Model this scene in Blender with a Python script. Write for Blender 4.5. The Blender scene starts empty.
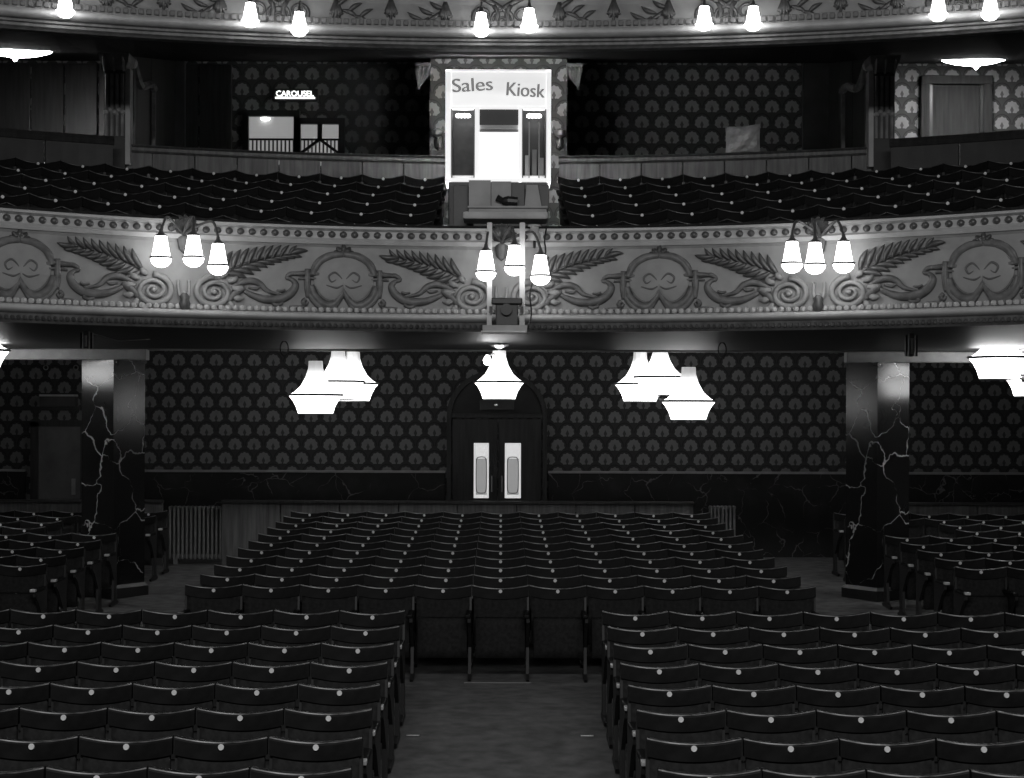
import bpy, bmesh, math, random
from mathutils import Vector, Matrix
random.seed(7)
PI = math.pi
SC = bpy.context.scene
COL = SC.collection
# ------------------------------------------------------------------ camera, world, lights
F, AX, HY, CZ = 1700.0, 501.0, 415.0, 2.66       # focal length in px, building axis, horizon, eye height
cam_d = bpy.data.cameras.new('camera'); cam = bpy.data.objects.new('camera', cam_d); COL.objects.link(cam)
cam.location = (0, 0, CZ); cam.rotation_euler = (PI/2, -0.0032, 0)
cam_d.sensor_width = 36; cam_d.lens = 36*F/1024
cam_d.shift_x = (512-AX)/1024; cam_d.shift_y = (HY-389)/1024
cam_d.clip_end = 200
SC.camera = cam
w = bpy.data.worlds.new('world'); SC.world = w; w.use_nodes = True
w.node_tree.nodes['Background'].inputs[0].default_value = (1, 1, 1, 1)
w.node_tree.nodes['Background'].inputs[1].default_value = 0.05
def area(name, loc, target, size, power):
    l = bpy.data.lights.new(name, 'AREA'); l.shape = 'DISK'; l.size = size; l.energy = power
    o = bpy.data.objects.new(name, l); COL.objects.link(o); o.location = loc
    o.rotation_euler = (Vector(target)-Vector(loc)).to_track_quat('-Z', 'Y').to_euler()
    return o
stage_l = area('stage_side_fill', (0, 1.0, 7.3), (0, 16.0, 4.0), 5.0, 540)  # unseen fill light added on the stage side
stage_l.data.shape = 'RECTANGLE'; stage_l.data.size = 7.0; stage_l.data.size_y = .5
vs = SC.view_settings
vs.view_transform = 'Standard'; vs.look = 'None'; vs.gamma = 1; vs.use_curve_mapping = False
vs.exposure = 0.0

def P(x, y, d):
    return Vector(((x-AX)*d/F, d, CZ+(HY-y)*d/F))

# ------------------------------------------------------------------ materials
M = {}
def nt(name):
    m = bpy.data.materials.new(name); m.use_nodes = True
    return m, m.node_tree, m.node_tree.nodes['Principled BSDF']
def grey(v): return (v, v, v, 1)
def shade_glow(name, lo, hi, z0, z1):
    m, t, b = nt(name)
    tc = t.nodes.new('ShaderNodeTexCoord'); sp = t.nodes.new('ShaderNodeSeparateXYZ'); t.links.new(tc.outputs['Object'], sp.inputs[0])
    r = t.nodes.new('ShaderNodeMapRange'); r.interpolation_type = 'SMOOTHSTEP'
    for i, v in enumerate((z0, z1, hi, lo)): r.inputs[i+1].default_value = v
    t.links.new(sp.outputs[2], r.inputs[0]); t.links.new(r.outputs[0], b.inputs['Emission Strength'])
    b.inputs['Emission Color'].default_value = (1, 1, 1, 1); b.inputs['Base Color'].default_value = grey(.8); b.inputs['Roughness'].default_value = .8
    M[name] = m
def plain(name, v, rough=.6, metal=0.0, spec=.5, var=.25, scale=8.0, bump=.0):
    m, t, b = nt(name)
    n = t.nodes.new('ShaderNodeTexNoise'); n.inputs['Scale'].default_value = scale; n.inputs['Detail'].default_value = 5
    tc = t.nodes.new('ShaderNodeTexCoord'); t.links.new(tc.outputs['Object'], n.inputs['Vector'])
    r = t.nodes.new('ShaderNodeMapRange'); r.inputs[1].default_value = .3; r.inputs[2].default_value = .7
    r.inputs[3].default_value = v*(1-var); r.inputs[4].default_value = v*(1+var)
    t.links.new(n.outputs[0], r.inputs[0]); t.links.new(r.outputs[0], b.inputs['Base Color'])
    b.inputs['Roughness'].default_value = rough; b.inputs['Metallic'].default_value = metal
    b.inputs['Specular IOR Level'].default_value = spec
    if bump:
        bp = t.nodes.new('ShaderNodeBump'); bp.inputs['Strength'].default_value = bump; bp.inputs['Distance'].default_value = .01
        t.links.new(n.outputs[0], bp.inputs['Height']); t.links.new(bp.outputs[0], b.inputs['Normal'])
    M[name] = m; return m
def glow(name, strength, v=.9):
    m, t, b = nt(name)
    b.inputs['Base Color'].default_value = grey(v); b.inputs['Roughness'].default_value = .7
    b.inputs['Emission Color'].default_value = (1, 1, 1, 1)
    n = t.nodes.new('ShaderNodeTexNoise'); n.inputs['Scale'].default_value = 6
    r = t.nodes.new('ShaderNodeMapRange'); r.inputs[3].default_value = strength*.92; r.inputs[4].default_value = strength*1.08
    t.links.new(n.outputs[0], r.inputs[0]); t.links.new(r.outputs[0], b.inputs['Emission Strength'])
    M[name] = m; return m
plain('plaster', .33, .55, var=.16, scale=5, bump=.15)
plain('antique', .165, .45, var=.35, scale=12, bump=.3)
plain('gilt', .10, .38, metal=.25, var=.35, scale=14, bump=.3)
plain('pale_mould', .52, .45, var=.12, scale=6)
plain('dark_mould', .14, .5, var=.3, scale=12)
plain('dark_wood', .018, .42, var=.4, scale=5)
plain('seat_wood', .011, .5, spec=.12, var=.4, scale=10)
plain('rail_glint', .32, .2, var=.85, scale=9)  # pale uneven tone paints broken highlights on stalls seat rails
plain('circle_glint', .14, .2, var=.85, scale=9)  # dimmer painted highlight for the circle seat rails
plain('circle_rail', .007, .6, spec=.08, var=.4, scale=10)
plain('pale_metal', .75, .35, metal=.3, var=.1)
plain('plush', .022, .9, spec=.2, var=.35, scale=30)
plain('iron', .015, .45, var=.3)
plain('ivory', .92, .4, var=.03)
plain('brass', .42, .28, metal=.8, var=.2)
plain('carpet', .17, .95, spec=.1, var=.3, scale=6)
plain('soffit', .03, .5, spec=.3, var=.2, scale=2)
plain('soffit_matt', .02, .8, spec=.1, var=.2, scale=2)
plain('carved_wood', .25, .5, var=.3)
plain('ply', .45, .6, var=.18, scale=4)
plain('batten', .62, .6, var=.15, scale=6)
plain('black_metal', .012, .4, var=.2)
plain('door_wood', .14, .4, var=.3, scale=3)
plain('panel_wood', .05, .45, var=.3, scale=3)
plain('radiator_paint', .18, .45, var=.15)
plain('white_paint', .85, .5, var=.04)
plain('letter_grey', .28, .6, var=.1)
plain('beam_paint', .30, .5, var=.15)
plain('band', .10, .5, var=.2)
plain('plastic', .5, .25, var=.4, scale=5)
plain('case_lining', .10, .5, var=.3)
glow('bracket_shade', 5.0); glow('gallery_shade', 8.0); shade_glow('fabric_shade', .3, 5.0, -.05, .42); glow('side_shade', 9.0)
glow('kiosk_glow', .78); glow('counter_glow', .9); glow('tube', 7.0); glow('lobby_pane', .24, .3); glow('lobby_blind', .13)  # kiosk frame, sign and counter emit to imitate bright light on white
glow('letter_glow', .16, .2); glow('pier_fill', 170.0); glow('bulb', 22.0); glow('neon', 2.2); glow('dish', 30.0); glow('door_pane', .55)  # pier fill is an added hidden source; kiosk letters glow to read grey
def math_node(t, op, a, b=None, c=None):
    n = t.nodes.new('ShaderNodeMath'); n.operation = op
    for i, v in enumerate((a, b, c)):
        if v is None: continue
        if isinstance(v, (int, float)): n.inputs[i].default_value = v
        else: t.links.new(v, n.inputs[i])
    return n.outputs[0]
def wallpaper(name, dark, light, pw, ph):
    m, t, b = nt(name)
    mn = lambda *a: math_node(t, *a)
    tc = t.nodes.new('ShaderNodeTexCoord'); s = t.nodes.new('ShaderNodeSeparateXYZ'); t.links.new(tc.outputs['Object'], s.inputs[0])
    def layer(off):
        v = mn('DIVIDE', s.outputs[2], ph*2); v = mn('ADD', v, off*.5+40)
        u = mn('ADD', mn('DIVIDE', s.outputs[0], pw), off*.5+40)
        a = mn('MULTIPLY', mn('SUBTRACT', mn('FRACT', u), .5), pw)
        c = mn('DIVIDE', mn('SUBTRACT', mn('MULTIPLY', mn('FRACT', v), ph*2), ph*.95), 1.12)
        R = pw*.345
        ang = mn('ARCTAN2', a, c)
        rad = mn('SQRT', mn('ADD', mn('MULTIPLY', a, a), mn('MULTIPLY', c, c)))
        edge = mn('ADD', R, mn('MULTIPLY', mn('COSINE', mn('MULTIPLY', ang, 11.0)), R*.05))
        # dome above, V-shaped tail below
        taper = mn('SUBTRACT', 1.0, mn('MULTIPLY', mn('MAXIMUM', mn('SUBTRACT', mn('ABSOLUTE', ang), 1.75), 0.0), .45))
        fan = mn('LESS_THAN', rad, mn('MULTIPLY', edge, taper))
        # small dark tree inside
        tw = mn('MULTIPLY', mn('SUBTRACT', 1.0, mn('DIVIDE', mn('ABSOLUTE', mn('ADD', c, R*.12)), R*.5)), R*.27)
        tree = mn('LESS_THAN', mn('ABSOLUTE', a), tw)
        fan2 = mn('MULTIPLY', fan, mn('SUBTRACT', 1.0, mn('MULTIPLY', tree, .85)))
        # scallop ring
        ring = mn('MULTIPLY', mn('LESS_THAN', mn('ABSOLUTE', mn('SUBTRACT', rad, R*1.32)), R*.07), mn('GREATER_THAN', c, 0.0))
        return fan2, ring
    f1, r1 = layer(0); f2, r2 = layer(1)
    n = t.nodes.new('ShaderNodeTexNoise'); n.inputs['Scale'].default_value = 9; t.links.new(tc.outputs['Object'], n.inputs['Vector'])
    k = mn('MAXIMUM', f1, f2)
    k = mn('MULTIPLY', k, mn('ADD', .6, mn('MULTIPLY', n.outputs[0], .8)))
    k = mn('SUBTRACT', k, mn('MULTIPLY', mn('MAXIMUM', r1, r2), .12))
    r = t.nodes.new('ShaderNodeMapRange'); r.clamp = True
    r.inputs[1].default_value = -.2; r.inputs[2].default_value = 1; r.inputs[3].default_value = dark*.55; r.inputs[4].default_value = light
    t.links.new(k, r.inputs[0]); t.links.new(r.outputs[0], b.inputs['Base Color'])
    b.inputs['Roughness'].default_value = .7; b.inputs['Specular IOR Level'].default_value = .2
    M[name] = m
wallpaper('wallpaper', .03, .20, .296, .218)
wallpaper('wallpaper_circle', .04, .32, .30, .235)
def marble(name, base, vein, scale, width, mask):
    m, t, b = nt(name); mn = lambda *a: math_node(t, *a)
    tc = t.nodes.new('ShaderNodeTexCoord')
    n = t.nodes.new('ShaderNodeTexNoise'); n.inputs['Scale'].default_value = 2.2; n.inputs['Detail'].default_value = 4
    t.links.new(tc.outputs['Object'], n.inputs['Vector'])
    mx = t.nodes.new('ShaderNodeVectorMath'); mx.operation = 'MULTIPLY_ADD'
    t.links.new(n.outputs['Color'], mx.inputs[0]); mx.inputs[1].default_value = (.55, .55, .55); t.links.new(tc.outputs['Object'], mx.inputs[2])
    v = t.nodes.new('ShaderNodeTexVoronoi'); v.feature = 'DISTANCE_TO_EDGE'; v.inputs['Scale'].default_value = scale
    t.links.new(mx.outputs[0], v.inputs['Vector'])
    n2 = t.nodes.new('ShaderNodeTexNoise'); n2.inputs['Scale'].default_value = 3.0; n2.inputs['Detail'].default_value = 2; t.links.new(tc.outputs['Object'], n2.inputs['Vector'])
    wd = mn('MULTIPLY', mn('MAXIMUM', mn('SUBTRACT', n2.outputs[0], mask), 0.0), width*8)
    k = mn('SUBTRACT', 1.0, mn('DIVIDE', v.outputs[0], mn('ADD', wd, .0005)))
    k = mn('MAXIMUM', k, 0.0)
    cl = mn('MULTIPLY', mn('MAXIMUM', mn('SUBTRACT', n.outputs[0], .5), 0.0), base*2)
    r = mn('ADD', mn('ADD', base, cl), mn('MULTIPLY', k, vein))
    t.links.new(r, b.inputs['Base Color']); b.inputs['Roughness'].default_value = .18
    M[name] = m
marble('marble_pillar', .014, .6, 1.5, .013, .42)
marble('marble_dado', .024, .13, 2.2, .012, .42)
def woodboards(name, v, rough):
    m, t, b = nt(name)
    tc = t.nodes.new('ShaderNodeTexCoord'); mp = t.nodes.new('ShaderNodeMapping'); mp.inputs['Scale'].default_value = (14, 14, 1.2)
    t.links.new(tc.outputs['Object'], mp.inputs[0])
    n = t.nodes.new('ShaderNodeTexNoise'); n.inputs['Scale'].default_value = 1.5; n.inputs['Detail'].default_value = 6; t.links.new(mp.outputs[0], n.inputs['Vector'])
    r = t.nodes.new('ShaderNodeMapRange'); r.inputs[1].default_value = .3; r.inputs[2].default_value = .7
    r.inputs[3].default_value = v*.55; r.inputs[4].default_value = v*1.4
    t.links.new(n.outputs[0], r.inputs[0]); t.links.new(r.outputs[0], b.inputs['Base Color']); b.inputs['Roughness'].default_value = rough
    M[name] = m
woodboards('grained_wood', .10, .4)
woodboards('grained_door', .028, .85)
woodboards('grained_dark', .035, .4)
woodboards('barrier_wood', .12, .45)

# ------------------------------------------------------------------ mesh helpers
def box(bm, x0, x1, y0, y1, z0, z1, bev=0):
    vsx = [bm.verts.new((x, y, z)) for x in (x0, x1) for y in (y0, y1) for z in (z0, z1)]
    fs = []
    for idx in ((0,1,3,2), (4,6,7,5), (0,4,5,1), (2,3,7,6), (0,2,6,4), (1,5,7,3)):
        fs.append(bm.faces.new([vsx[i] for i in idx]))
    if bev:
        es = list({e for f in fs for e in f.edges})
        bmesh.ops.bevel(bm, geom=es, offset=bev, segments=2, profile=.6, affect='EDGES')
def lathe(bm, prof, seg=16, c=(0, 0, 0), rot0=0, cap=True, ex=1, ey=1):
    rings = []
    for r, z in prof:
        rings.append([bm.verts.new((c[0]+ex*r*math.cos(rot0+2*PI*i/seg), c[1]+ey*r*math.sin(rot0+2*PI*i/seg), c[2]+z)) for i in range(seg)])
    for a, b in zip(rings, rings[1:]):
        for i in range(seg):
            j = (i+1) % seg
            bm.faces.new((a[i], a[j], b[j], b[i]))
    if cap:
        bm.faces.new(rings[0][::-1]); bm.faces.new(rings[-1])
def tube(bm, pts, rad, seg=6, up=(0, 1, 0), flat=1.0, closed=False):
    pts = [Vector(p) for p in pts]; n = len(pts); up = Vector(up)
    if not hasattr(rad, '__len__'): rad = [rad]*n
    rings = []
    for i, p in enumerate(pts):
        a = pts[(i-1) % n] if (closed or i > 0) else p
        b = pts[(i+1) % n] if (closed or i < n-1) else p
        t = (b-a)
        t = t.normalized() if t.length > 1e-9 else Vector((1, 0, 0))
        s = t.cross(up)
        s = s.normalized() if s.length > 1e-4 else t.cross(Vector((1, 0, .01))).normalized()
        q = s.cross(t).normalized()
        rings.append([bm.verts.new(p + s*rad[i]*math.cos(2*PI*k/seg) + q*rad[i]*flat*math.sin(2*PI*k/seg)) for k in range(seg)])
    rng = range(n) if closed else range(n-1)
    for i in rng:
        a, b = rings[i], rings[(i+1) % n]
        for k in range(seg):
            l = (k+1) % seg
            bm.faces.new((a[k], a[l], b[l], b[k]))
    if not closed:
        bm.faces.new(rings[0][::-1]); bm.faces.new(rings[-1])
def prism_yz(bm, outline, x0, x1):
    a = [bm.verts.new((x0, y, z)) for y, z in outline]; b = [bm.verts.new((x1, y, z)) for y, z in outline]
    n = len(outline)
    bm.faces.new(a); bm.faces.new(b[::-1])
    for i in range(n): bm.faces.new((a[i], b[i], b[(i+1) % n], a[(i+1) % n]))
def prism_xz(bm, outline, y0, y1):
    a = [bm.verts.new((x, y0, z)) for x, z in outline]; b = [bm.verts.new((x, y1, z)) for x, z in outline]
    n = len(outline)
    bm.faces.new(a); bm.faces.new(b[::-1])
    for i in range(n): bm.faces.new((a[i], b[i], b[(i+1) % n], a[(i+1) % n]))
def crom(pts, sub=5):
    pts = [Vector(p) for p in pts]; out = []
    for i in range(len(pts)-1):
        p0 = pts[max(i-1, 0)]; p1 = pts[i]; p2 = pts[i+1]; p3 = pts[min(i+2, len(pts)-1)]
        for k in range(sub):
            t = k/sub
            out.append(.5*((2*p1)+(p2-p0)*t+(2*p0-5*p1+4*p2-p3)*t*t+(3*p1-p0-3*p2+p3)*t**3))
    out.append(pts[-1]); return out
def lerp_list(keys, n):
    out = []
    for i in range(n):
        t = i/(n-1)*(len(keys)-1); k = min(int(t), len(keys)-2)
        out.append(keys[k]+(keys[k+1]-keys[k])*(t-k))
    return out
def mesh(name, bm, mat, smooth=False):
    bmesh.ops.recalc_face_normals(bm, faces=bm.faces)
    me = bpy.data.meshes.new(name); bm.to_mesh(me); bm.free()
    me.materials.append(M[mat] if isinstance(mat, str) else mat)
    if smooth:
        for p in me.polygons: p.use_smooth = True
    return me
def put(name, me, parent=None, loc=(0, 0, 0), rz=0.0):
    o = bpy.data.objects.new(name, me); COL.objects.link(o); o.location = loc; o.rotation_euler = (0, 0, rz); o.parent = parent
    return o
def obj(name, fn, mat, parent=None, loc=(0, 0, 0), rz=0.0, smooth=False):
    bm = bmesh.new(); fn(bm)
    return put(name, mesh(name, bm, mat, smooth), parent, loc, rz)
def tag(o, label, cat, group=None, kind=None):
    o['label'] = label; o['category'] = cat
    if group: o['group'] = group
    if kind: o['kind'] = kind
    return o
def empty(name, loc=(0, 0, 0), rz=0.0):
    o = bpy.data.objects.new(name, None); COL.objects.link(o); o.location = loc; o.rotation_euler = (0, 0, rz); return o
def struct(o, label, cat='wall'): return tag(o, label, cat, kind='structure')
def arc_sweep(bm, prof, R, cy, t0, t1, n, closed=True):
    """sweep a profile of (inward offset, z) along an arc of radius R round (0, cy)"""
    rings = []
    for i in range(n+1):
        t = t0+(t1-t0)*i/n
        rings.append([bm.verts.new(((R-o)*math.sin(t), cy+(R-o)*math.cos(t), z)) for o, z in prof])
    m = len(prof)
    for a, b in zip(rings, rings[1:]):
        for k in range(m if closed else m-1):
            l = (k+1) % m
            bm.faces.new((a[k], b[k], b[l], a[l]))
    if closed:
        bm.faces.new(rings[0]); bm.faces.new(rings[-1][::-1])
def arc_loc(R, cy, t, z, out=0): return Vector(((R-out)*math.sin(t), cy+(R-out)*math.cos(t), z))
ORD = 'first second third fourth fifth sixth seventh eighth ninth tenth eleventh twelfth thirteenth fourteenth fifteenth'.split()
def text_mesh(name, s, size, depth, mat, bold=0.0):
    cu = bpy.data.curves.new(name, 'FONT'); cu.body = s; cu.size = size; cu.extrude = depth; cu.offset = bold; cu.align_x = 'CENTER'; cu.align_y = 'CENTER'
    to = bpy.data.objects.new(name, cu); COL.objects.link(to)
    dg = bpy.context.evaluated_depsgraph_get(); dg.update()
    me = bpy.data.meshes.new_from_object(to.evaluated_get(dg)); me.materials.clear(); me.materials.append(M[mat]); me.name = name
    bpy.data.objects.remove(to); bpy.data.curves.remove(cu)
    me.transform(Matrix.Rotation(PI/2, 4, 'X')); return me

# ------------------------------------------------------------------ stalls: floor, walls, ceiling
FLOOR = [(2, -.1), (8.667, 0), (9.35, .028), (13.45, .252), (14.6, .245), (15.73, .226), (23.6, .46), (27.2, .46)]
def floor_z(d):
    for (a, za), (b, zb) in zip(FLOOR, FLOOR[1:]):
        if d <= b: return za+(zb-za)*(d-a)/(b-a)
    return FLOOR[-1][1]
WD = 26.5
def f(bm):
    n = len(FLOOR)
    top = [[bm.verts.new((x, d, z)) for x in (-9, 9)] for d, z in FLOOR]
    bot = [[bm.verts.new((x, d, -.3)) for x in (-9, 9)] for d, z in FLOOR]
    for i in range(n-1):
        bm.faces.new((top[i][0], top[i][1], top[i+1][1], top[i+1][0])); bm.faces.new((bot[i][0], bot[i+1][0], bot[i+1][1], bot[i][1]))
        for s in (0, 1): bm.faces.new((top[i][s], top[i+1][s], bot[i+1][s], bot[i][s]))
    bm.faces.new((top[0][0], top[0][1], bot[0][1], bot[0][0])); bm.faces.new((top[-1][0], top[-1][1], bot[-1][1], bot[-1][0]))
struct(obj('floor', f, 'carpet'), 'dark carpeted raked floor of the stalls with a centre aisle', 'floor')
DADO = P(0, 473, WD).z
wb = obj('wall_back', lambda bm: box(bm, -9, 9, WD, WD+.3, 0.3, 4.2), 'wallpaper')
struct(wb, 'stalls rear wall papered with pale fan motifs above a marble dado')
AR_X = (447-AX)*WD/F, (547-AX)*WD/F
DX = (26-AX)*WD/F, (90-AX)*WD/F
for nm, a, b in (('marble_dado', -9, DX[0]), ('marble_dado', DX[1], AR_X[0]-.02), ('marble_dado', AR_X[1]+.02, 9)):
    obj(nm, lambda bm: box(bm, a, b, WD-.05, WD-.001, .45, DADO), 'marble_dado', wb)
    obj('dado_rail', lambda bm: box(bm, a, b, WD-.085, WD-.001, DADO, DADO+.035, .008), 'beam_paint', wb)
for s, nm in ((-1, 'wall_left'), (1, 'wall_right')):
    struct(obj(nm, lambda bm: box(bm, 9*s, 9*s+.3*s, 2, 26.9, -.3, 9), 'dark_wood'), 'dark %s side wall of the auditorium' % ('left' if s < 0 else 'right'))

# dress circle geometry
CR, CY = 6.96, 9.34
CT = 1.15
ZB = CZ+84*16.3/F         # soffit height
BEAD = 21.06
def f(bm):
    n = 60; a = []; b = []
    for i in range(n+1):
        t = -CT+2*CT*i/n
        p = arc_loc(CR+.12, CY, t, ZB+.02); a.append(bm.verts.new(p))
        b.append(bm.verts.new((9*(i/n*2-1), BEAD, ZB)))
    for i in range(n): bm.faces.new((a[i], a[i+1], b[i+1], b[i]))
    r = bmesh.ops.extrude_face_region(bm, geom=bm.faces[:])
    for v in r['geom']:
        if isinstance(v, bmesh.types.BMVert): v.co.z += .12
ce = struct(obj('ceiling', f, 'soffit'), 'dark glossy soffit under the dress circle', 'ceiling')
obj('soffit_bead', lambda bm: box(bm, -9, 9, BEAD-.04, BEAD+.06, ZB-.02, ZB+.03, .012), 'beam_paint', ce)
obj('soffit_step', lambda bm: box(bm, -9, 9, BEAD+.0, BEAD+.12, ZB+.03, 4.05), 'dark_wood', ce)
obj('rear_ceiling', lambda bm: box(bm, -9, 9, BEAD+.1, WD+.1, 4.0, 4.15), 'dark_mould', ce)
for x in (284, 722):                       # ring bolts in the soffit
    p = P(x, 343, 18.9)
    o = obj('ring_bolt', lambda bm: (tube(bm, [(.045*math.cos(a*PI/8), 0, .0+.085*math.sin(a*PI/8)) for a in range(16)], .008, 5, closed=True)), 'black_metal', ce, (p.x, p.y, ZB-.075))
# low beams on the pillars
for s, x in ((-1, 146), (1, 847)):
    X = (x-AX)*20.9/F
    z0, z1 = CZ+(HY-361)*20.9/F, ZB-.012
    o = obj('ceiling_beam', lambda bm: box(bm, min(X, 9*s), max(X, 9*s), 20.9, 21.1, z0, z1, .01), 'beam_paint')
    tag(o, 'pale plaster beam resting on the %s marble pillar' % ('left' if s < 0 else 'right'), 'beam', 'beams on the pillars')
    px = (113.5 if s < 0 else 877.5)
    c = P(px, 400, 21.25); zf = floor_z(21.25)
    hw = .385
    pr = empty('marble_pillar', (c.x, c.y, zf), -math.atan2(c.x, c.y))
    tag(pr, 'square veined dark marble pillar at the %s of the stalls' % ('left' if s < 0 else 'right'), 'pillar', 'marble pillars')
    obj('shaft', lambda bm: lathe(bm, [(hw, .12), (hw, z0-zf)], 4), 'marble_pillar', pr)
    obj('plinth', lambda bm: lathe(bm, [(hw+.05, 0), (hw+.05, .12), (hw, .16)], 4), 'dark_wood', pr)

# arched double door in the centre of the wall
def PW(x, y): p = P(x, y, WD); return p.x, p.z
dr = empty('door_1', (0, WD, .45)); struct(dr, 'dark arched double door with two bright glazed slits, centre of rear wall', 'door')
ax0, ax1 = AR_X; acx = (ax0+ax1)/2; ar = (ax1-ax0)/2
zs = CZ+(HY-415)*WD/F-.45
atop = CZ+(HY-370)*WD/F-.45
def archline(r0, h, n=24): return [(acx+r0*math.cos(PI*i/n), zs+h*math.sin(PI*i/n)) for i in range(n+1)]
def f(bm):
    o = [(ax1, 0)]+archline(ar, atop-zs)+[(ax0, 0)]
    i_ = [(ax0+.07, 0)]+archline(ar-.07, atop-zs-.07)[::-1]+[(ax1-.07, 0)]
    prism_xz(bm, o+i_, -.10, 0)
obj('arch_frame', f, 'grained_dark', dr)
obj('tympanum', lambda bm: prism_xz(bm, archline(ar-.07, atop-zs-.07), -.05, 0), 'dark_wood', dr)
obj('transom', lambda bm: box(bm, ax0+.05, ax1-.05, -.085, 0, zs-.05, zs+.02, .01), 'grained_dark', dr)
sx0, sz0 = PW(480, 410); sx1, sz1 = PW(514, 400)
ex = obj('exit_box', lambda bm: box(bm, sx0, sx1, -.22, -.05, sz0-.45, sz1-.45, .01), 'panel_wood', dr)
lx = (498-AX)*WD/F
obj('glint_lamp', lambda bm: lathe(bm, [(.0, -.02), (.03, -.01), (.03, .01), (.0, .02)], 8, (lx-.03, -.23, (sz0+sz1)/2-.45), cap=False), 'brass', ex)
for k, (a, b, g0, g1) in enumerate(((ax0+.08, lx-.005, 474, 489), (lx+.005, ax1-.08, 505, 521))):
    gx0, gz1 = PW(g0, 443); gx1, gz0 = PW(g1, 498)
    gz0 -= .45; gz1 -= .45
    def f(bm):
        box(bm, a, gx0, -.06, -.01, .01, zs-.06); box(bm, gx1, b, -.06, -.01, .01, zs-.06)
        box(bm, gx0, gx1, -.06, -.01, .01, gz0); box(bm, gx0, gx1, -.06, -.01, gz1, zs-.06)
    lf = obj('door_leaf', f, 'grained_dark', dr)
    pn = obj('pane', lambda bm: box(bm, gx0, gx1, -.035, -.025, gz0, gz1), 'door_pane', lf)
    pm = (gx0+gx1)/2; pw = (gx1-gx0)/2
    obj('etched_border', lambda bm: tube(bm, [(pm+.7*pw*math.copysign(abs(math.cos(t))**.4, math.cos(t)), -.04, (gz0+gz1)/2-.07+.33*(gz1-gz0)*math.copysign(abs(math.sin(t))**.4, math.sin(t))) for t in [2*PI*i/24 for i in range(24)]], .008, 5, closed=True), 'door_wood', lf)
    obj('frosted_panel', lambda bm: box(bm, gx0+.25*pw, gx1-.25*pw, -.042, -.036, gz0+.05, gz1-.24, .002), 'lobby_pane', lf)
    obj('handle', lambda bm: tube(bm, [(gx0-.05 if k else gx1+.05, -.09, gz0+.1), (gx0-.05 if k else gx1+.05, -.09, gz0+.35)], .012, 6), 'brass', lf)

# left rear door, its sign, wall hooks
x0, z1 = PW(36, 428); x1, _ = PW(82, 428)
d2 = empty('door_2', (x0, WD, .45)); struct(d2, 'grey wooden door in the rear wall left of the left pillar', 'door')
wd = x1-x0; h = z1-.45
obj('door_leaf', lambda bm: box(bm, .06, wd-.0, -.07, -.02, .01, h, .006), 'door_wood', d2)
def f(bm):
    box(bm, -.06, .06, -.10, 0, 0, h+.08); box(bm, wd, wd+.1, -.10, 0, 0, h+.08); box(bm, -.06, wd+.1, -.10, 0, h, h+.1)
obj('door_frame', f, 'grained_dark', d2)
obj('push_plate', lambda bm: box(bm, wd-.14, wd-.08, -.085, -.07, .95, 1.2), 'brass', d2)
sx0, sz1 = PW(42, 396); sx1, sz0 = PW(78, 408)
sg = empty('exit_sign', ((sx0+sx1)/2, WD, (sz0+sz1)/2)); tag(sg, 'small box sign with a bright top edge above the left rear door', 'sign')
hw, hh = (sx1-sx0)/2, (sz1-sz0)/2
obj('sign_box', lambda bm: box(bm, -hw, hw, -.16, 0, -hh, hh-.03, .006), 'panel_wood', sg)
obj('top_strip', lambda bm: box(bm, -hw, hw, -.17, 0, hh-.03, hh), 'pale_mould', sg)
obj('wall_rail', lambda bm: box(bm, *sorted((PW(-60, 411)[0], PW(80, 411)[0])), WD-.05, WD-.001, PW(0, 412)[1], PW(0, 408)[1]), 'dark_wood', wb)
for x in (46, 76):
    hx, hz = PW(x, 369)
    obj('ring_hook', lambda bm: tube(bm, [(.035*math.cos(a*PI/6), 0, .035*math.sin(a*PI/6)) for a in range(12)], .009, 5, closed=True), 'brass', wb, (hx, WD-.02, hz))

# barrier behind the last row
for nm, xa, xb in (('left', -9, -4.9), ('centre', (222-AX)*24.7/F, (694-AX)*24.7/F), ('right', (905-AX)*24.7/F, 9)):
    zt = CZ+(HY-501)*24.7/F
    br = empty('stalls_barrier', ((xa+xb)/2, 24.7, .45)); tag(br, 'low wooden barrier behind the %s rear stalls seats' % nm, 'barrier', 'stalls barriers')
    hw = (xb-xa)/2; n = max(2, round(2*hw/.9))
    for i in range(n):
        a = -hw+2*hw*i/n
        obj('panel', lambda bm: box(bm, a+.008, a+2*hw/n-.008, -.03, .03, 0, zt-.45-.05, .008), 'barrier_wood', br)
    obj('cap_rail', lambda bm: box(bm, -hw, hw, -.06, .06, zt-.45-.05, zt-.45, .012), 'grained_dark', br)
# radiators
def radiator(x0, x1, y0, y1, d, n, label):
    a = P(x0, y0, d); b = P(x1, y1, d); wid = b.x-a.x; zf = floor_z(d)
    r = empty('radiator', (a.x, d, zf)); tag(r, label, 'radiator', 'cast iron radiators')
    me = None
    p = wid/n; zt = a.z-zf; zb = max(.08, b.z-zf)
    for i in range(n):
        if me is None:
            bm = bmesh.new(); box(bm, .2*p, .8*p, -.08, .08, zb, zt, .25*p); me = mesh('fin', bm, 'radiator_paint')
        put('fin', me, r, (i*p, 0, 0))
    obj('top_pipe', lambda bm: box(bm, 0, wid, -.03, .03, zt-.05, zt-.005, .01), 'radiator_paint', r)
    obj('bottom_pipe', lambda bm: box(bm, 0, wid, -.03, .03, zb+.02, zb+.07, .01), 'radiator_paint', r)
    for q in (.1*wid, .9*wid): obj('foot', lambda bm: box(bm, q-.03, q+.03, -.05, .05, 0, zb+.03), 'radiator_paint', r)
radiator(169, 245, 507, 560, 24.9, 18, 'grey finned radiator left of the centre rear seats')
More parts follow.
